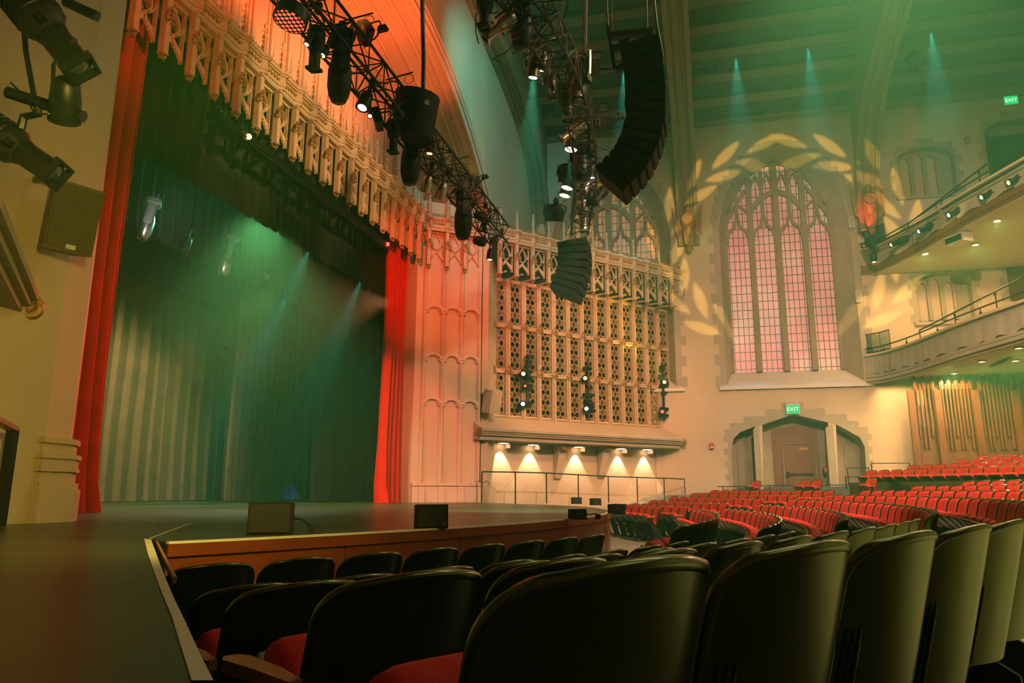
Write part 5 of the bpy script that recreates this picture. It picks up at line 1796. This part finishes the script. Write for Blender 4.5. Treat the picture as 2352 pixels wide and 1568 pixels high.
# loose cables tangled round the curved truss: one stuff object
r = random.Random(21); m = MB()
for k in range(46):
    f = r.uniform(0, len(T2) - 1.2); i = int(f); p = T2[i].lerp(T2[i + 1], f - i)
    q = p + V((r.uniform(-.35, .35), r.uniform(-.4, .4), r.uniform(-.5, .4))); pts = [q]
    for j in range(6):
        q = q + V((r.uniform(-.28, .28), r.uniform(-.28, .28), r.uniform(-.28, .22))); pts.append(q)
    m.tube([V(a) for a in [pts[0]] + [pts[j].lerp(pts[j + 1], .5) for j in range(6)]], .010, 5)
tag(m.obj('cable_tangle', BLACK), 'tangle of loose black cables wound around the curved truss', 'cables', kind='stuff')
m = MB(); r = random.Random(22)
for k in range(22):
    x = 6.5 + 11 * r.random(); q = V((x, 5.2 + r.uniform(-.25, .25), TZ + r.uniform(-.2, .2))); pts = [q]
    for j in range(5):
        q = q + V((r.uniform(.05, .35), r.uniform(-.2, .2), r.uniform(-.22, .18))); pts.append(q)
    m.tube(pts, .009, 5)
tag(m.obj('cable_tangle', BLACK), 'loose black cables wound along the straight truss', 'cables', kind='stuff')
for (x, y, x2, y2, lab) in ((1345, -40, 1343, 120, 'thick black cable hanging beside the curved truss'), (1297, -40, 1285, 90, 'thin steel suspension wire at the top of the curved truss')):
    a, b = on2(x, y), on2(x2, y2); a = depth(x, y, (b - EYE).dot(FWD))
    m = MB(); m.tube([a, a.lerp(b, .5), b], .045 if 'thick' in lab else .008, 7); tag(m.obj('suspension_cable', BLACK), lab, 'cable')


def array(name, lab, X, pts, w, dpt, n, chain=True):
    P = [on_x(x, y, X) for x, y in pts]
    t = thing(name, lab, 'speaker array', P[0])
    L = [0]
    for a, b in zip(P, P[1:]):
        L.append(L[-1] + (b - a).length)
    for k in range(n):
        d = L[-1] * (k + .5) / n; i = 0
        while i < len(P) - 2 and L[i + 1] < d:
            i += 1
        f = (d - L[i]) / (L[i + 1] - L[i])
        p = P[i].lerp(P[i + 1], f)
        def tang(i):
            return (P[min(i + 1, len(P) - 1)] - P[max(i - 1, 0)]).normalized()
        tg = tang(i).lerp(tang(i + 1), f).normalized(); nr = tg.cross(V((1, 0, 0))).normalized()
        if nr.y > 0:
            nr = -nr
        h = L[-1] / n * .47
        M = Matrix(((1, nr.x, tg.x, p.x), (0, nr.y, tg.y, p.y), (0, nr.z, tg.z, p.z), (0, 0, 0, 1)))
        m = setattr_world(MB())
        vs = [(sx * w / 2, sy * dpt / 2, sz * h * (1.0 if sy > 0 else .8)) for sz in (-1, 1) for sy in (-1, 1) for sx in (-1, 1)]
        m.add(vs, [(0, 2, 3, 1), (4, 5, 7, 6), (0, 1, 5, 4), (2, 6, 7, 3), (0, 4, 6, 2), (1, 3, 7, 5)], M)
        b = m.obj('speaker_box', BLACKP, t, bevel=.012)
        m = setattr_world(MB()); m.box(-w / 2 - .006, -w / 2, -.035, .035, -.012, .012, M)
        g = m.obj('badge', STEEL, b); g.matrix_parent_inverse = t.matrix_basis.inverted()
        m = setattr_world(MB()); m.box(-w / 2 + .05, w / 2 - .05, dpt / 2, dpt / 2 + .008, -h * .8, h * .8, M)
        g = m.obj('front_grille', GRILLE, b); g.matrix_parent_inverse = t.matrix_basis.inverted()
    return t, P


XA = 11.0
t, P = array('line_array', 'big black J-shaped hanging speaker array in front of the church windows', XA, ((1470, 112), (1480, 160), (1486, 220), (1486, 286), (1474, 334), (1450, 382), (1402, 430)), .62, .62, 16)
f = lambda x, y: on_x(x, y, XA)
m = setattr_world(MB()); m.bar(f(1400, 84), f(1500, 73), .12, .10); m.bar(f(1402, 113), f(1492, 104), .12, .10); m.bar(f(1395, 60), f(1412, 160), .05, .06, up=(1, 0, 0)); m.bar(f(1486, 72), f(1488, 112), .08, .1, up=(1, 0, 0)); m.bar(f(1424, 118), f(1450, 112), .5, .08); m.bar(f(1415, 160), f(1440, 150), .1, .08)
m.obj('flying_frame', BLACK, t)
m = setattr_world(MB())
for x0, y0, x1, y1, rr_ in ((1391, -40, 1396, 60, .02), (1405, -40, 1407, 80, .006), (1484, -40, 1486, 75, .02), (1497, -40, 1508, 60, .03)):
    m.tube([f(x0, y0), f(x1, y1)], rr_, 6)
m.tube([f(1508, 60), f(1521, 130), f(1520, 160), f(1508, 165), f(1500, 130), f(1498, 90)], .03, 7)
m.obj('suspension_chain', BLACK, t)
m = setattr_world(MB()); r = random.Random(4)
for k in range(9):
    y = 165 + k * 17
    m.tube([f(1438 + r.uniform(-3, 3), y), f(1460, y - 8), f(1466, y + 6), f(1446, y + 14), f(1437, y + 8)], .012, 5)
m.tube([f(1435, 160), f(1438, 220), f(1440, 280), f(1448, 320)], .016, 5); m.tube([f(1441, 160), f(1436, 240), f(1444, 300)], .012, 5)
m.obj('signal_cable', BLACK, t)
array('line_array', 'dark curved speaker array seen through haze in front of the organ canopy', 22.5, ((1318, 560), (1322, 590), (1320, 620), (1310, 655), (1298, 682)), 1.0, .95, 8)
# lanterns on a wall boom at far left, close to us
for (a, b, d, kd, lab, s) in (((10, -60), (205, 185), 5.2, 'E', 'large black profile spotlight at the top left corner, pointing down right', 1.2), ((-60, 275), (140, 408), 5.4, 'E', 'large black profile spotlight at the left edge, below the boom pipe', 1.1)):
    p, q = depth(*a, d), depth(*b, d)
    c = p.lerp(q, .55); dr_ = (q - p).normalized()
    Mq = dr_.to_track_quat('-Z', 'Y').to_matrix().to_4x4()
    lantern(kd, lab, TR(*c) @ Mq, None, s, grp='lanterns at the left edge')
t = thing('boom_pipe', 'black horizontal pipe from the left wall carrying a small lantern', 'pipe', depth(20, 215, 5.4))
m = setattr_world(MB()); m.tube([depth(18, 212, 5.4), depth(192, 268, 5.4)], .045, 8); m.tube([depth(50, 0, 5.6), depth(60, 120, 5.5), depth(80, 230, 5.4)], .02, 6); m.obj('pipe', BLACK, t)
m = setattr_world(MB()); m.tube([depth(60, 225, 5.35), depth(80, 262, 5.3), depth(110, 262, 5.3), depth(140, 250, 5.35)], .007, 5); m.tube([depth(25, 190, 5.4), depth(45, 210, 5.4), depth(70, 218, 5.4)], .007, 5); m.obj('cable', BLACK, t)
m = setattr_world(MB()); m.tube([depth(85, 228, 5.4), depth(88, 262, 5.4), depth(55, 268, 5.4), depth(48, 295, 5.4)], .03, 6); m.obj('hook', BLACK, t)
lantern('P', 'small black lantern at the end of the left boom pipe', hang(depth(150, 235, 5.35), 20, 20, -40), None, .9, grp='lanterns at the left edge')
m = MB(); m.tube([depth(150, 4, 5.6), depth(224, 38, 5.6)], .04, 8); tag(m.obj('pipe_stub', BLACK), 'short black pipe end at the top left corner', 'pipe')

# stage lights seen under the borders
for x, y, s, ln, kd, lab in ((336, 520, 1.25, None, 'M', 'white moving head hanging beside the left red curtain on stage'), (520, 604, 1.4, None, 'M', 'white moving head hanging above the middle of the grey backcloth'), (613, 634, 1.0, None, 'P', 'small white lantern hanging right of the middle moving head'), (430, 560, 1.1, None, 'P', 'dark lantern left of the middle moving head, over the stage')):
    lantern(kd, lab, hang(on_y(x, y, 15.3), 10, 40, 0), None, s, STEEL if 'white' in lab else None, 'lanterns over the stage')
for x, y, ln, lab in ((866, 828, LAMPC, 'bright white lamp on the dark stage side wall'), (845, 815, None, 'unlit lens beside the bright lamp on the dark stage side wall')):
    lantern('P', lab, hang(on_y(x, y, 14.2), 80, -40, 0), ln, .9, None, 'lanterns on the stage side')
BEAMS = []
for x, y, yy, lab in ((716, 553, 13.5, 'teal beam moving light under the second border, middle'), (832, 630, 13.5, 'teal beam moving light under the second border, right'), (668, 655, 18.0, 'teal beam moving light at the back, above the leg curtain')):
    p = on_y(x, y - 4, yy); BEAMS.append(p)
    lantern('M', lab, TR(*p) @ RZ(math.radians(30)) @ RX(math.radians(-25)) @ TR(0, 0, .3), LAMPT, .9, None, 'teal stage beams')
# spots among the organ grille
for x, y, ln, s, lab in ((1202, 858, LAMPO, 1.0, 'orange lit lamp in the organ grille, upper left cluster'), (1206, 886, LAMPR, .6, 'small red lamp in the organ grille, left cluster'), (1201, 927, LAMPC, 1.0, 'cool white lamp in the organ grille, lower left cluster'),
                         (1344, 868, LAMPO, 1.0, 'orange lit lamp in the middle of the organ grille'), (1347, 938, LAMPC, 1.0, 'cool white lamp in the middle of the organ grille, lower'), (1526, 877, LAMPY, 1.0, 'yellow lit lamp at the right end of the organ grille'), (1521, 945, LAMPR, .9, 'red lit lamp at the lower right end of the organ grille')):
    u, v = GRI.px(x, y, -.35); p = GRI.p(u, -.35, v)
    M = aim(p, p + (EYE - p).normalized() + V((0, 0, .1)))
    lantern('M', lab, M @ TR(0, 0, .35 * s), ln, s, None, 'lamps in the organ grille')
for x, y0, y1 in ((1212, 820, 935), (1353, 830, 955), (1526, 842, 965)):
    u, v0_ = GRI.px(x, y1, -.55); v1_ = GRI.px(x, y0, -.55)[1]
    m = MB(GRI); m.tube([(u, -.55, v0_), (u, -.55, v1_)], .06, 7)
    r = random.Random(x)
    for k in range(12):
        vv = r.uniform(v0_, v1_); m.box(u - r.uniform(.05, .3), u + r.uniform(.05, .3), -.6, -.45, vv, vv + .12)
    tag(m.obj('light_boom', BLACK), 'dark vertical boom of clamps in front of the organ grille, ' + ('left' if x < 1300 else 'middle' if x < 1500 else 'right') + ' one', 'boom', 'booms at the organ grille')
# balcony-front lanterns
for k, (x, y, kd, ln, tn, lab) in enumerate(((2006, 585, 'M', LAMPY, 0, 'green-tinted moving head nearest the red beam on the upper balcony front'), (2062, 556, 'E', LAMPO, 1, 'profile spotlight with warm lens, second on the upper balcony front'), (2126, 525, 'E', LAMPC, 1, 'profile spotlight with white lens, third on the upper balcony front'),
                                 (2196, 487, 'E', LAMPC, 1, 'profile spotlight with white lens, fourth on the upper balcony front'), (2272, 446, 'E', LAMPC, 1, 'profile spotlight with white lens, fifth on the upper balcony front'), (2335, 412, 'E', LAMPO, 1, 'dark profile spotlight with orange lens at the far right of the balcony front'),
                                 (1993, 545, 'M', LAMPR, 2, 'moving head throwing the red beam from the upper balcony end'))):
    p = on_z(x, y, 11.35)
    if tn == 1:
        M = aim(p, p + V((-.30, .95, -.42))); s = 1.2
        lantern(kd, lab, M, ln, s, None, 'lanterns on the upper balcony')
    else:
        p = on_z(x, y, 11.5); M = hang(p, 0, 0, 0) if tn == 0 else hang(p, 160, 0, 10)
        lantern(kd, lab, M, ln, 1.0, None, 'lanterns on the upper balcony')
for a, b, lab in (((2005, 565), (2155, 488), 'black lighting pipe along the upper balcony front, left length'), ((2165, 480), (2400, 345), 'black lighting pipe along the upper balcony front, right length')):
    m = MB(); m.tube([on_z(*a, 11.6), on_z(*b, 11.6)], .045, 7); tag(m.obj('lighting_pipe', BLACK), lab, 'pipe')
# lantern hung in the air right of the second rib
lantern('M', 'dark lantern hanging under the roof right of the second roof rib', hang(on_x(2115, 150, 26), 0, 30, 30), None, 1.1)
# ------------------------------------------------------------------ gobo projector for the laurel leaves
GP = V((5.0, -8.0, 9.5))        # lantern on the house side
wc_u, wc_v = SIDE.px(1800, 560)
AXT = SIDE.p(wc_u, 0, wc_v)
ax = (AXT - GP).normalized(); gr = ax.cross(V((0, 0, 1))).normalized(); gup = gr.cross(ax)


def to_gobo(p, d=.12):
    v = V(p) - GP; k = d / v.dot(ax)
    return (v.dot(gr) * k, v.dot(gup) * k)


def leaf(cx, cy, L, Wd, ang):
    pts = []
    for i in range(9):
        t = i / 8; w = Wd * math.sin(PI * min(1, t * .98 + .01)) ** .8
        pts.append((t * L - L / 2, w / 2))
    for i in range(8, -1, -1):
        t = i / 8; w = Wd * math.sin(PI * min(1, t * .98 + .01)) ** .8
        pts.append((t * L - L / 2, -w / 2))
    c, s = math.cos(ang), math.sin(ang)
    return [(cx + x * c - y * s, cy + x * s + y * c) for x, y in pts]


holes_g = []
RW = 5.15
for sd in (-1, 1):
    for k in range(8):
        th = -52 + 19 * k           # degrees up from the right horizontal, mirrored
        for io in (-1, 1):
            a = math.radians(th + (4 if io > 0 else -3)); R_ = RW + io * .50
            cx, cy = (R_ + .1) * math.cos(a), R_ * math.sin(a) * .90
            ang = a + PI / 2 - io * .36
            lf = leaf(cx, cy, 1.85, .50, ang)
            pl = []
            for x, y in lf:
                w = SIDE.p(wc_u + sd * x, 0, wc_v + y)
                pl.append(to_gobo(w))
            holes_g.append(pl)
gob = thing('gobo_projector', 'dark gobo projector throwing yellow laurel leaves on the wall', 'projector', GP)
Mg = Matrix(((gr.x, gup.x, -ax.x, 0), (gr.y, gup.y, -ax.y, 0), (gr.z, gup.z, -ax.z, 0), (0, 0, 0, 1)))
loops = [[(.106 * math.cos(k * PI / 24), .106 * math.sin(k * PI / 24)) for k in range(48)]] + holes_g
vv, ee = [], []
for L in loops:
    b0_ = len(vv); vv += [V((x * 100, y * 100)) for x, y in L]; ee += [(b0_ + i, b0_ + (i + 1) % len(L)) for i in range(len(L))]
rv, re_, rf = delaunay_2d_cdt(vv, ee, [], 0, 1e-5)[:3]


def inside(p, L):
    c = False; j = len(L) - 1
    for i in range(len(L)):
        (xi, yi), (xj, yj) = L[i], L[j]
        if (yi > p[1]) != (yj > p[1]) and p[0] < (xj - xi) * (p[1] - yi) / (yj - yi) + xi:
            c = not c
        j = i
    return c


keep = []
for f in rf:
    cx = sum(rv[i].x for i in f) / len(f) / 100; cy = sum(rv[i].y for i in f) / len(f) / 100
    if not any(inside((cx, cy), L) for L in holes_g):
        keep.append(tuple(f))
m = MB(); m.add([(p.x / 100, p.y / 100, -.12) for p in rv], keep, Mg)
m.obj('gobo_disc', BLACK, gob)
m = MB()
vs = []; n_ = 20
for z in (.16, -.22):
    for j in range(n_):
        a = 2 * PI * j / n_; vs.append((.106 * math.cos(a), .106 * math.sin(a), -.13 if z < 0 else .16))
m.add(vs, [(j, (j + 1) % n_, n_ + (j + 1) % n_, n_ + j) for j in range(n_)] + [tuple(range(n_))], Mg)
m.obj('barrel', BLACK, gob, smooth=30)

# ------------------------------------------------------------------ haze
hz_m = bpy.data.materials.new('stage_haze'); hz_m.use_nodes = True
nt = hz_m.node_tree; nt.nodes.clear()
ou = nt.nodes.new('ShaderNodeOutputMaterial'); sc_ = nt.nodes.new('ShaderNodeVolumeScatter')
sc_.inputs['Color'].default_value = (.20, .85, .42, 1); sc_.inputs['Density'].default_value = HAZE; sc_.inputs['Anisotropy'].default_value = .25
nt.links.new(sc_.outputs[0], ou.inputs['Volume'])
m = MB(); m.box(-1.9, 41, -17.3, 25.9, -.1, 29)
hz = m.obj('haze', hz_m)
tag(hz, 'thin greenish haze filling the whole hall', 'haze', kind='stuff')

# ------------------------------------------------------------------ lights
def spot(name, p, to, e, col, ang, blend=.4, r=.08):
    l = bpy.data.lights.new(name, 'SPOT'); l.energy = e; l.color = col; l.spot_size = math.radians(ang); l.spot_blend = blend; l.shadow_soft_size = r
    o = bpy.data.objects.new(name, l); COL.objects.link(o); o.matrix_world = aim(p, to)
    return o


def point(name, p, e, col, r=.1):
    l = bpy.data.lights.new(name, 'POINT'); l.energy = e; l.color = col; l.shadow_soft_size = r
    o = bpy.data.objects.new(name, l); COL.objects.link(o); o.location = p
    return o


def area(name, p, to, e, col, sx, sy):
    l = bpy.data.lights.new(name, 'AREA'); l.shape = 'RECTANGLE'; l.size = sx; l.size_y = sy; l.energy = e; l.color = col
    o = bpy.data.objects.new(name, l); COL.objects.link(o); o.matrix_world = aim(p, to)
    return o


WARM = (1, .90, .44); OLIVE = (1, .86, .34); TEAL = (.08, .75, .95); ORANGE = (1, .16, .035); RED = (1, .03, .02)
gl = spot('gobo_lamp', GP, AXT, 60000, (1, .92, .16), 60, .05, .0003)
for i, p in enumerate(lamps):
    spot('sconce_lamp', p, p + V((0, 0, -3)) + V((GRI.n.x, GRI.n.y, 0)) * -.5, 520, (1, .80, .46), 62, .15, .04)
for p in DOWN:
    spot('downlight_lamp', p - V((0, 0, .05)), p - V((0, 0, 3)), 1000, (1, .72, .26), 168, .3, .08)
# unseen fills added for the general light of the hall and side wall
area('house_fill', (17, -7, 17), (20, -7, 0), 2000, WARM, 10, 6)
area('house_fill', (5, -9, 14), (10, -2, 0), 450, OLIVE, 6, 5)
spot('front_fill', (12, -10, 11), (33, -3.5, 1), 10000, WARM, 52, .8, .5)
spot('front_fill', (8, -9, 12), (30, 5, 5), 2200, (1, .55, .22), 50, .8, .5)
# orange wash on the tympanum and pilaster
for x in (9.5, 12.5, 15.5):
    spot('truss_wash', (x, 5.0, TZ + .5), (x + 3.5, 10.3, 17.5), 7500, ORANGE, 56, .5, .12)
spot('truss_wash', (14.0, 6.6, 8.2), (25.2, 9.0, 9.0), 15000, (1, .11, .025), 40, 1.0, .1)
spot('truss_wash', (6.0, 4.2, 8.2), (10.6, 10.0, 10.4), 2600, (1, .12, .03), 34, .6, .1)
spot('organ_wash', (22, -.5, 9.2), (30, 4.5, 6.0), 6500, (1, .48, .17), 66, .7, .2)
spot('canopy_wash', (8, -7, 10), (16.8, 9.9, 10.3), 34000, (1, .68, .26), 25, .7, .3)
spot('canopy_wash', (16, -6, 9.5), (25, 9.5, 3), 3000, (1, .66, .36), 46, .7, .3)
# red on the curtain
spot('curtain_wash', (19.5, 9.0, 6.8), (10.3, 11.2, 4.0), 12000, (1, .10, .06), 46, .6, .12)
spot('curtain_wash', (14.0, 8.9, 6.8), (24.4, 11.1, 2.9), 9000, (1, .10, .06), 34, .5, .1)
# stage
for p in BEAMS:
    spot('stage_beam', p + V((0, 0, -.25)), p + V((-2.0, .2, -4)), 11000, TEAL, 18, .6, .05)
spot('backcloth_wash', (17, 20.2, 10.5), (20, 22.2, 5), 6500, (1, .60, .24), 90, .8, .2)
spot('backcloth_wash', (22, 14.5, 8.2), (23, 22.2, 2.5), 4200, (1, .95, .38), 76, .8, .2)
spot('stage_fill', (18, 12.6, 9.5), (18, 12, 0), 11000, (.92, 1, .5), 110, .8, .4)  # fill added to lift the dark stage floor
# roof downlights with teal shafts
for x, y in ((1690, 66), (1690, 133), (1874, 41), (1856, 110), (2138, 73), (1432, 165)):
    p = on_plane(x, y, (33.95, 0, 18.88 - .35), (-math.sin(math.radians(33)), 0, -math.cos(math.radians(33))))
    spot('roof_downlight', p, p + V((0, 0, -5)), 20000, (.12, .70, .9), 25, .7, .05)
# haze shafts from the curved truss and above the arch
p = T2[2]; spot('truss_beam', on2(1225, 165), on2(1225, 165) + V((2, .8, -6)), 14000, (.3, .9, .9), 24, .5, .05)
p = on2(1312, 345); spot('truss_beam', p, p + V((-1.4, .1, -6)), 12000, (.5, 1, .85), 16, .5, .05)
p = on2(1301, 440); spot('truss_beam', p, p + V((-1.8, .3, -6)), 9000, (.5, 1, .85), 16, .5, .05)
spot('roof_teal', (17, 3.0, 19), (28, 8, 14), 10000, (.08, .8, .7), 60, .8, .2)
# pink and amber on the church windows
spot('window_wash', (20, -2.5, 9), tuple(AXT), 5200, (1, .42, .32), 28, .5, .1)
spot('window_wash', (20, 2, 10), (34.7, 4.6, 13.5), 2600, (1, .4, .08), 26, .5, .1)
# red beam on the balcony corbel, yellow at the organ
p = on_z(1993, 541, 11.6); spot('balcony_red', (32.8, -6.9, 12.0), (33.6, -7.5, 13.8), 900, RED, 34, .5, .04)
u, v = GRI.px(1526, 877, .1); p = GRI.p(u, .1, v); spot('organ_yellow', p, p + GRI.u * -1.6 + V((0, 0, 2.2)) + GRI.n * -.4, 2200, (1, .75, .05), 46, .5, .04)
# left wall
spot('left_wash', (2.2, 1.6, 3.2), (7.2, 8.0, 1.6), 1900, (1, .76, .12), 90, .8, .3)
spot('reflection_fill', (6.5, -8, 7.5), (5.2, -5.2, .4), 14000, (1, .90, .24), 52, .5, .2)  # unseen spot added so the seat backs reflect an olive floor
spot('border_teal', (23, 13.9, 10.8), (13, 14.2, 8.8), 5000, (.15, .85, .6), 50, .8, .1)
spot('head_fill', (14, 13.0, 8.2), (19, 15.3, 9.2), 900, (.9, 1, .85), 44, .6, .1)  # added to bring out the white moving heads
spot('leg_blue', (31.0, 17.2, 1.7), (31.3, 19.1, 1.0), 160, (.04, .18, 1), 40, .5, .05)
spot('rear_fill', (9, -9, 7), (10, -17.5, 5), 2600, (1, .9, .3), 110, .8, .4)  # added to brighten the unseen rear wall for reflections in the seat backs
spot('seat_fill', (10, -3, 11), (24, -4.5, 1), 26000, (1, .74, .42), 112, .7, .15)  # unseen spot added to brighten the red seats

w = bpy.data.worlds.new('world'); S.world = w; w.use_nodes = True
bg = w.node_tree.nodes['Background']; bg.inputs[0].default_value = (.40, .62, .18, 1); bg.inputs[1].default_value = .018
S.view_settings.view_transform = 'Standard'; S.view_settings.look = 'None'; S.view_settings.gamma = 1.0; S.view_settings.exposure = EXPO
S.cycles.use_denoising = True
S.cycles.max_bounces = 2; S.cycles.diffuse_bounces = 1; S.cycles.glossy_bounces = 2; S.cycles.transmission_bounces = 2; S.cycles.transparent_max_bounces = 4; S.cycles.light_sampling_threshold = .03; S.cycles.volume_bounces = 0
S.cycles.caustics_reflective = False; S.cycles.caustics_refractive = False
S.cycles.sample_clamp_indirect = 4.0
S.cycles.use_adaptive_sampling = True; S.cycles.adaptive_threshold = .1; S.cycles.adaptive_min_samples = 12
for o in list(COL.objects):
    pass
